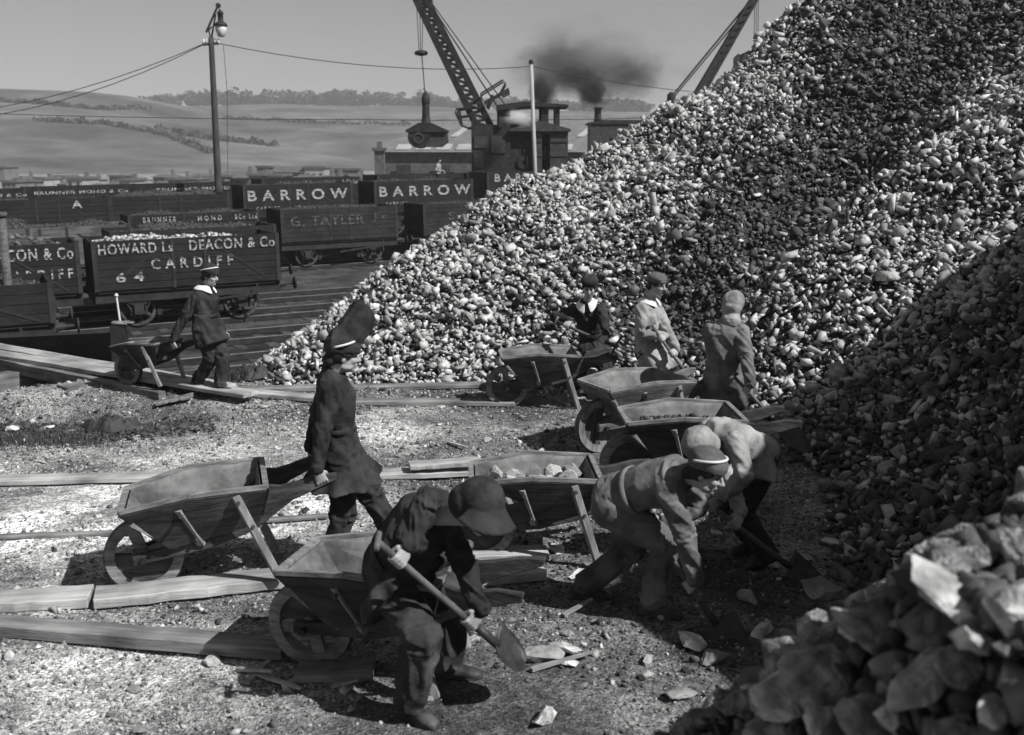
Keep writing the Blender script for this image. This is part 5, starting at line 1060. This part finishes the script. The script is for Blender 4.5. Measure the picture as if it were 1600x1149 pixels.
    if look.get('belt', True):
        bt = MB(); K = 40; k0 = len(bt.v)
        for j in range(K):
            t = 2*math.pi*j/K
            for hh, rr in ((-.022,.0),(.022,.0),(.022,.012),(-.022,.012)):
                bt.v.append(tuple(wst+sp*hh+lat*(.150*b*look.get('waist', 1)+rr)*math.cos(t)+fr*(.126*b*look.get('waist', 1)+rr)*math.sin(t)))
        for j in range(K):
            for q in range(4): bt.f.append((4*j+q, 4*j+(q+1)%4, 4*((j+1)%K)+(q+1)%4, 4*((j+1)%K)+q))
        o = bt.build('belt', cm, root, True); o.data.transform(Matrix.Translation(-org))
    # trousers
    tr = MB(); lb = look.get('leg', 1.0); segs = []
    ell(tr, pel-sp*.02, ((.135 if look.get('skirt', True) else .160)*b, (.105 if look.get('skirt', True) else .13)*b, .12), (lat, fr, sp))
    for i in range(2):
        h, k, a = hips[i], kn[i], an[i]; a2 = a+(k-a).normalized()*.02
        limb(tr, [h, h.lerp(k, .5), k, k.lerp(a2, .5), a2], [.100*lb, .088*lb, .074*lb, .071*lb, .058*lb if look.get('gather') else .070*lb], 18); segs += [(h, k, .085, 3.), (k, a2, .068, 2.)]
    remesh('trousers', tr, M[look['trousers']], root, org, cvox, 2, folds(segs, .0145, look.get('seed', 1.0)+5))
    for i in range(2):
        a = an[i]; d = J['toes'][i].normalized(); up = V3(0,0,1); s_ = up.cross(d).normalized(); up = d.cross(s_); bo = MB(); g0 = a-up*.08
        limb(bo, [a+(kn[i]-a).normalized()*.10, a], [.050, .046], 14)
        Rg = [(g0-d*.075+up*.035, s_, up, .028, .033), (g0-d*.055+up*.045, s_, up, .036, .045), (g0+up*.052, s_, up, .040, .052), (g0+d*.06+up*.040, s_, up, .042, .040), (g0+d*.12+up*.033, s_, up, .046, .032), (g0+d*.165+up*.028, s_, up, .040, .027), (g0+d*.19+up*.024, s_, up, .022, .018)]
        loft(bo, Rg, 20); loft(bo, [(g0-d*.08+up*.006, s_, up, .032, .010), (g0+d*.0+up*.006, s_, up, .040, .010), (g0+d*.12+up*.006, s_, up, .050, .010), (g0+d*.195+up*.006, s_, up, .026, .010)], 16)
        remesh('boot', bo, M['boot'], root, org, .008, 2)
    # headgear
    ht = look['hat']; hm_ = M[look['hatm']]; hb = MB(); HH = lambda a, b_, c: Vector(H(a, b_, c))
    if ht in ('cap', 'swept'):
        loft(hb, [(HH(.0,0,.035), f, hl, .104, .092), (HH(-.006,0,.075), f, hl, .110, .098), (HH(-.016,0,.105), f, hl, .100, .090), (HH(-.022,0,.128), f, hl, .06, .06)], 30); ell(hb, H(-.055,0,.062), (.078,.095,.062), AX); ell(hb, H(-.022,0,.090), (.108,.100,.068), AX)
        if ht == 'swept':   # a big loose headcloth blown up and back from the cap
            up_ = J['sweep'].normalized(); sx = V3(0,1,0); sy = up_.cross(sx); p0 = HH(-.045,0,.05)
            loft(hb, [(p0, sy, sx, .100, .090), (p0+up_*.06, sy, sx, .098, .076), (p0+up_*.13+sy*.006, sy, sx, .094, .060), (p0+up_*.20+sy*.010, sy, sx, .098, .050), (p0+up_*.26+sy*.012, sy, sx, .094, .040), (p0+up_*.305+sy*.03, sy, sx, .078, .028), (p0+up_*.33+sy*.045, sy, sx, .046, .016)], 40, [0, .03, .06, .09, .13, .2, .25])
        remesh('cap', hb, hm_, root, org, .008, 1, folds([], (.022 if ht == 'swept' else .007), 2.0))
        bd = MB(); pts = []
        for j in range(25):
            t = -2.2+4.4*j/24; ph = .02+.62*math.cos(t*.8); pts.append(HH(-.016+.117*math.cos(t)*math.cos(ph), .107*math.sin(t)*math.cos(ph), .074+.083*math.sin(ph)))
        bd.tube(pts, .0085, 6); o = bd.build('cap_band', M['band'], root, True); o.data.transform(Matrix.Translation(-org))
    elif ht == 'beret':
        loft(hb, [(HH(.004,0,.040), f, hl, .098, .084), (HH(.0,0,.060), f, hl, .102, .090)], 26); ell(hb, H(-.012,0,.078), (.116,.106,.066), AX); ell(hb, H(-.055,0,.070), (.075,.09,.055), AX); remesh('cap', hb, hm_, root, org, .008, 2, folds([], .005, 3.0))
    elif ht == 'hood':
        ell(hb, H(-.025,0,.030), (.118,.112,.112), AX); ell(hb, H(-.06,0,-.035), (.088,.100,.085), AX); limb(hb, [HH(-.040,0,-.02), HH(-.045,0,-.09), HH(-.050,0,-.15)], [.094,.082,.098], 18) if look.get('drape') else None; remesh('headcloth', hb, hm_, root, org, .008, 1, folds([], .016, 3.0))
    elif ht == 'bonnet':   # full gathered crown and a stiff drooping brim that hides the face
        ell(hb, H(-.035,0,.040), (.124,.118,.118), AX); ell(hb, H(-.080,0,-.015), (.095,.108,.098), AX)
        k0 = len(hb.v); nn = 26; rr = []
        for (rad, th_) in ((0,0),(1,0)):
            for j in range(nn+1):
                t = -1.9+3.8*j/nn; w1 = (.074+.078*rad)
                for q in (-.010, .010): hb.v.append(tuple(HH(.0+w1*1.25*math.cos(t)*.9+.012*rad, w1*1.0*math.sin(t)*1.05, .075-.055*rad*(.4+.6*abs(math.sin(t)))-.09*rad*abs(math.sin(t*.5))+q)))
        S_ = (nn+1)*2
        for j in range(nn):
            a_ = k0+2*j; b_ = a_+2; c_ = a_+S_; d_ = b_+S_
            hb.f += [(a_,b_,d_,c_),(a_+1,c_+1,d_+1,b_+1),(a_,a_+1,b_+1,b_),(c_,d_,d_+1,c_+1)]
        hb.f += [(k0,k0+S_,k0+S_+1,k0+1),(k0+2*nn,k0+2*nn+1,k0+S_+2*nn+1,k0+S_+2*nn)]
        remesh('bonnet', hb, hm_, root, org, .0075, 1, folds([], .006, 3.0))
    if look.get('collar'):
        cb = MB(); K = 32; nu = sp; c0 = chest+sp*.052; m_ = []
        for j in range(K+1):
            t = -math.pi*.93+2*math.pi*.93*j/K+math.pi   # open at the front
            dv = lat*math.sin(t-math.pi)*-1+fr*math.cos(t-math.pi)*-1; fw = abs(t-math.pi)/math.pi
            tip = .055*max(0, (fw-.62)/.31)
            m_.append((c0+dv*.066+sp*.024, c0+dv*(.076)+sp*.026, c0+dv*(.134+tip*.3)-sp*(.022+tip), c0+dv*(.128+tip*.3)-sp*(.030+tip)))
        for q in m_: cb.v += [tuple(x) for x in q]
        for j in range(K):
            for q in range(4): cb.f.append((4*j+q, 4*j+(q+1)%4, 4*j+4+(q+1)%4, 4*j+4+q))
        cb.f += [(0,1,2,3), (4*K+3,4*K+2,4*K+1,4*K)]
        o = cb.build('collar', M['collar'], root); o.data.transform(Matrix.Translation(-org)); sd_ = o.modifiers.new('sub', 'SUBSURF'); sd_.levels = sd_.render_levels = 1
    return root
def shovel(top, bot, label, face=V3(0,0,1), kind='shovel', tee=True, bl=.30):
    d = (bot-top).normalized(); r = empty('shovel' if kind == 'shovel' else 'stone_fork', tuple(bot)); tag(r, label, kind); T = top-bot
    MB().tube([T, T*.5+V3(0,0,-.004), V3(0,0,0)], [.0165,.0175,.019], 10).build('shaft', M['ash'], r, True)
    sx = d.cross(face).normalized(); nrm = sx.cross(d).normalized()
    if tee: MB().tube([T+sx*.06, T-sx*.06], .016, 10).build('grip', M['ash'], r, True)
    bend = (d*.86-nrm*.0+V3(0,0,-.0)).normalized(); m = MB()
    m.tube([-d*.12, d*.05], [.021,.024], 10)
    if kind == 'shovel':
        n1, n2 = 11, 9; k = len(m.v)
        for q in (0, .005):
            for i in range(n1):
                t = i/(n1-1); w_ = .13*(1-.15*t)*math.sqrt(max(0, 1-(max(0, t-.35)/.66)**2.4)) ; w_ = max(w_, .006)
                for j in range(n2): s = 2*j/(n2-1)-1; m.v.append(tuple(d*(.03+bl*t)+sx*w_*s+nrm*(.035*s*s*(1-.5*t)+.02*t*t+q)))
        N_ = n1*n2
        for i in range(n1-1):
            for j in range(n2-1): a = k+i*n2+j; m.f += [(a,a+1,a+n2+1,a+n2), (a+N_,a+n2+N_,a+n2+1+N_,a+1+N_)]
        for i in range(n1-1): a = k+i*n2; m.f += [(a,a+n2,a+n2+N_,a+N_), (a+n2-1,a+n2-1+N_,a+2*n2-1+N_,a+2*n2-1)]
        m.f += [tuple(k+j for j in range(n2))+tuple(k+N_+j for j in reversed(range(n2)))]
        m.build('blade', M['steel'], r, True)
    else:
        m.tube([d*.04-sx*.15+nrm*.01, d*.03, d*.04+sx*.15+nrm*.01], .012, 8).build('head', M['steel'], r)
        for j in range(8):
            s = (j-3.5)/3.5; MB().tube([d*.035+sx*.145*s, d*.14+sx*.15*s-nrm*.0+V3(0,0,-.02), d*.30+sx*.15*s+V3(0,0,.0)], [.0075,.0065,.003], 6).build('tine', M['steel'], r)
    return r
GZ = lambda u, v: atZ(u, v)
def foot(u, Y, z=0.0): x = (u-800)/FPX*(Y*math.cos(PITCH)+ (CAM_H)*math.sin(PITCH)); return V3(x, Y, float(ground_z(x, Y))+.085+z)
def bgrip(k, sg, x=1.20): b = BW[k]; bpy.context.view_layer.update(); return b.matrix_world @ Vector((x, sg*(.085+.135*x), .625)), (b.matrix_world.to_3x3() @ Vector((1, sg*.12, .28))).normalized()
DN = V3(0,0,-1)
# standing woman drawing the big barrow
gl, dl_ = bgrip(5, 1); gr_, dr_ = bgrip(5, -1)
person('woman standing between the barrow handles in a dark belted tunic, big dark headcloth swept back',
    dict(pel=atY(532,700,7.12), chest=atY(519,592,7.08), head=atY(532,556,7.06)+V3(.02,0,0), face=V3(.93,.30,-.12), lat=V3(-.25,.97,0), front=V3(1,.2,0), shoff=(V3(0,0,-.01), V3(-.02,0,-.01)),
         grips=((gl, dl_, V3(0,-1,.2)), (gr_, dr_, V3(0,1,.2))), hd=(V3(0,0,-1), V3(0,0,-1)), ts=(1,1), epole=(V3(-1,.3,0), V3(-1,-.3,0)), ankles=(foot(622,7.45), foot(512,7.05)), kpole=(V3(1,0,0), V3(1,0,0)), toes=(V3(1,.1,-.05), V3(1,.1,-.2)), hemoff=V3(-.03,0,0), sweep=V3(.60,.1,.66), hup=V3(.1,0,1)),
    dict(coat='cloth_dark', trousers='cloth_dark', hat='swept', hatm='cloth_dark', hem=.50, bulk=1.0, flare=1.38, waist=.86, seed=1.0, bandtilt=1.0), vox=.0055, cvox=.010)
# woman at far left on the walkway
BWg, d0 = bgrip(0, -1)
person('woman at far left walking the planks in dark tunic and white collar, drawing a barrow',
    dict(sc=.96, pel=atY(321,508,12.9), chest=atY(320,455,12.9), head=atY(329,432,12.88), face=V3(.85,-.45,-.12), lat=V3(.35,.93,0), front=V3(.93,-.35,0), grips=((atY(353,524,12.95), V3(.6,-.8,.2), V3(0,1,0)), (BWg, d0, V3(.5,.5,0))), hd=(V3(.1,0,-1), V3(0,0,-1)), ts=(1,-1),
         epole=(V3(-1,.3,0), V3(-1,-.3,0)), ankles=(foot(346,12.75,.06), foot(309,12.95,.08)), kpole=(V3(1,-.3,0), V3(1,-.3,0)), toes=(V3(1,-.35,0), V3(.9,-.35,-.25))),
    dict(coat='cloth_dark', trousers='cloth_dark', hat='cap', hatm='cloth_dark', collar=True, hem=.60, bulk=1.05, seed=2.0), vox=.0075, cvox=.013)
# woman with the fork, beside the heap
ft, fb = atY(878,506,12.55), atY(958,540,12.2)
person('woman in dark tunic with wide white collar leaning over a stone fork by the heap',
    dict(pel=atY(928,536,12.95), chest=atY(917,478,12.75), head=atY(921,449,12.62), face=V3(-.1,-.92,-.35), lat=V3(.98,.05,-.18), front=V3(0,-1,0), grips=((ft.lerp(fb,.80), fb-ft, V3(0,-.3,-1)), (ft.lerp(fb,.10), fb-ft, V3(.3,-.5,-1))), epole=(V3(1,.5,-.2), V3(-1,.5,0)),
         ankles=(foot(945,12.95), foot(912,12.9)), kpole=(V3(0,-1,0), V3(-.2,-1,0)), toes=(V3(.3,-1,0), V3(-.3,-1,0))),
    dict(coat='cloth_dark', trousers='cloth_dark', hat='beret', hatm='cloth_dark', collar=True, hem=.62, seed=3.0), vox=.0075, cvox=.013)
shovel(ft+(ft-fb)*.12, fb, 'stone fork with many tines held low by the woman in the wide white collar', kind='stone fork', tee=True, face=V3(0,-1,.4))
# woman in pale tunic with white collar
st_, sb_ = atY(1018,508,11.75), atY(1082,597,11.55)
person('woman in pale tunic, light cap and white collar standing with a shovel',
    dict(pel=atY(1013,545,12.0), chest=atY(1013,475,11.98), head=atY(1027,446,11.9), face=V3(.72,-.66,-.15), lat=V3(.62,.78,0), front=V3(.78,-.62,0), grips=((st_.lerp(sb_,.50), sb_-st_, V3(-.6,-.3,-.4)), (st_.lerp(sb_,.24), sb_-st_, V3(0,-.4,-.8))), epole=(V3(-.3,.8,-.8), V3(-.9,-.3,-.7)),
         ankles=(foot(1030,12.1), foot(1000,11.9)), kpole=(V3(1,-.6,0), V3(1,-.6,0)), toes=(V3(1,-.7,0), V3(.8,-.9,0))),
    dict(coat='cloth_pale', trousers='cloth_dark', hat='beret', hatm='cloth_mid', collar=True, hem=.80, belt=False, bulk=1.08, seed=4.0), vox=.007, cvox=.012)
shovel(st_, sb_, 'shovel held by the woman in the pale tunic', tee=True, face=V3(0,-.5,1))
# woman seen from behind
st_, sb_ = atY(1146,588,10.25), atY(1222,668,9.95)
person('woman seen from behind in a grey coat and pale headcloth, one hand on a shovel',
    dict(pel=atY(1133,590,10.55), chest=atY(1133,511,10.5), head=atY(1147,476,10.55), face=V3(.45,.85,-.15), lat=V3(-.94,.30,0), front=V3(.3,.94,0), grips=((atY(1118,600,10.85), V3(.4,.4,-.5), V3(0,.3,-1)), (st_.lerp(sb_,.28), sb_-st_, V3(-.2,.9,-.3))), hd=(None, V3(.05,-.1,-1)), ts=(1,-1), epole=(V3(-.3,-.8,-.2), V3(.3,-.9,-.1)),
         ankles=(foot(1118,10.6), foot(1152,10.5)), kpole=(V3(.2,1,0), V3(.3,1,0)), toes=(V3(0,1,0), V3(.5,1,0))),
    dict(coat='cloth_mid', trousers='cloth_dark', hat='hood', hatm='cloth_pale', hem=.74, bulk=1.24, belt=False, seed=5.0, bun=False, drape=True), vox=.007, cvox=.012)
shovel(st_, sb_, 'long shaft shovel slanting from the hand of the woman seen from behind', tee=True, face=V3(0,-.5,1))
# bent woman in cap and dungarees
st_, sb_ = atY(1010,812,6.35), atY(1112,966,6.05)
person('woman bent double in grey dungarees and a cap with a white stripe, shovelling',
    dict(pel=atY(962,778,6.42), chest=atY(1066,742,6.20), head=atY(1104,740,6.02), face=V3(.86,-.40,-.32), lat=V3(.28,.93,.05), front=V3(.2,0,-1), hup=V3(.30,-.1,.95), shoff=(V3(0,0,-.02), V3(0,0,-.03)),
         grips=((st_.lerp(sb_,.12), sb_-st_, V3(.4,-.5,-.4)), (st_.lerp(sb_,.68), sb_-st_, V3(-.3,.5,-.7))), hd=(V3(-.2,0,-1), V3(-.1,0,-1)), ts=(-1,-1), epole=(V3(1,.4,-.1), V3(1,-.4,.1)),
         ankles=(foot(908,6.62), foot(1018,6.30)), kpole=(V3(1,.1,.1), V3(1,-.2,.3)), toes=(V3(1,-.15,0), V3(.95,-.3,0))),
    dict(coat='cloth_mid', trousers='trouser_mid', hat='cap', hatm='cloth_mid', skirt=False, bulk=1.12, leg=1.24, seed=6.0, gather=True), vox=.0055, cvox=.010)
shovel(st_, sb_, 'shovel with blade in the shaded stone held by the woman in dungarees', tee=True, face=V3(-.3,-.4,1))
# woman bent behind her
st_, sb_ = atY(1096,776,7.05), atY(1226,880,7.0)
person('woman stooping behind the cap wearer, pale jacket lit along the back over dark legs',
    dict(pel=atY(1182,706,7.40), chest=atY(1122,676,7.22), head=atY(1092,700,7.10), face=V3(-.55,-.45,-.75), lat=V3(.35,-.93,0), front=V3(-.3,0,-1), hup=V3(-.55,-.2,.6), grips=((st_.lerp(sb_,.12), sb_-st_, V3(.3,.5,-.6)), (st_.lerp(sb_,.40), sb_-st_, V3(-.3,.3,-.7))), epole=(V3(.6,-.7,.3), V3(.9,.6,.3)),
         ankles=(foot(1200,7.30), foot(1178,7.55)), kpole=(V3(-1,-.3,0), V3(-1,-.3,0)), toes=(V3(-1,-.4,0), V3(-1,-.3,0))),
    dict(coat='cloth_pale', trousers='cloth_dark', hat='hood', hatm='cloth_pale', hem=.30, bulk=1.10, seed=7.0, bun=False, belt=False), vox=.0065, cvox=.011)
shovel(st_, sb_, 'long shaft shovel reaching to the foot of the shaded slope', tee=True, face=V3(0,-.5,1))
# stooping woman in the bonnet, nearest the camera
st_, sb_ = atY(590,846,4.92), atY(768,1000,5.16)
person('nearest woman stooping in dark work clothes and a full bonnet that hides her face',
    dict(pel=atY(612,886,5.42), chest=atY(664,808,5.20), head=atY(752,798,5.05), face=V3(.72,-.30,-.62), lat=V3(-.30,.95,.05), front=V3(.6,-.3,-.7), hup=V3(.6,-.15,.78), shoff=(V3(.07,.0,-.02), V3(-.13,-.02,.02)),
         grips=((st_.lerp(sb_,.80), sb_-st_, V3(-.3,.5,-.6)), (st_.lerp(sb_,.17), sb_-st_, V3(-.1,.4,-.8))), hd=(V3(.1,0,-1), V3(.3,-.1,-1)), ts=(-1,-1), epole=(V3(1,.3,0), V3(-.5,.85,.15)),
         ankles=(foot(700,5.52), foot(640,5.10)), kpole=(V3(1,-.1,0), V3(.6,-1,0)), toes=(V3(1,-.1,0), V3(.75,-.6,0))),
    dict(coat='cloth_dark', trousers='trouser', hat='bonnet', hatm='cloth_dark', hem=.42, bulk=1.20, leg=1.24, seed=8.0, gather=True), vox=.005, cvox=.009)
shovel(st_, sb_, 'shovel gripped by the nearest stooping woman, blade low over the stones', tee=True, face=V3(-.3,-.4,1), bl=.21)
# two small figures far off
def far_man(p, label, coat, yaw):
    f = V3(math.cos(yaw), math.sin(yaw), 0); l = V3(-f.y, f.x, 0); P = lambda a, b, c: p+f*a+l*b+V3(0,0,c)
    person(label, dict(pel=P(0,0,.92), chest=P(.04,0,1.40), head=P(.07,0,1.60), face=f, lat=l, front=f, grips=((P(.25,.22,.98), f, V3(0,0,-1)), (P(.25,-.22,.98), f, V3(0,0,-1))), epole=(-f, -f), ankles=(P(.05,.1,.085), P(-.03,-.1,.085)), kpole=(f, f), toes=(f, f)),
        dict(coat=coat, trousers='cloth_dark', hat='beret', hatm='cloth_dark', skirt=False, bun=False, seed=9.0), vox=.014, cvox=.018)
p = atY(684, 262, 56.6); far_man(V3(p.x, p.y, p.z-1.25), 'small man in a pale shirt standing up in a rear wagon', 'cloth_pale', -.4)
p = atY(851, 240, YC-.2); far_man(V3(p.x, p.y, p.z-1.25), 'small figure in the doorway of the crane cab', 'cloth_mid', -1.2)
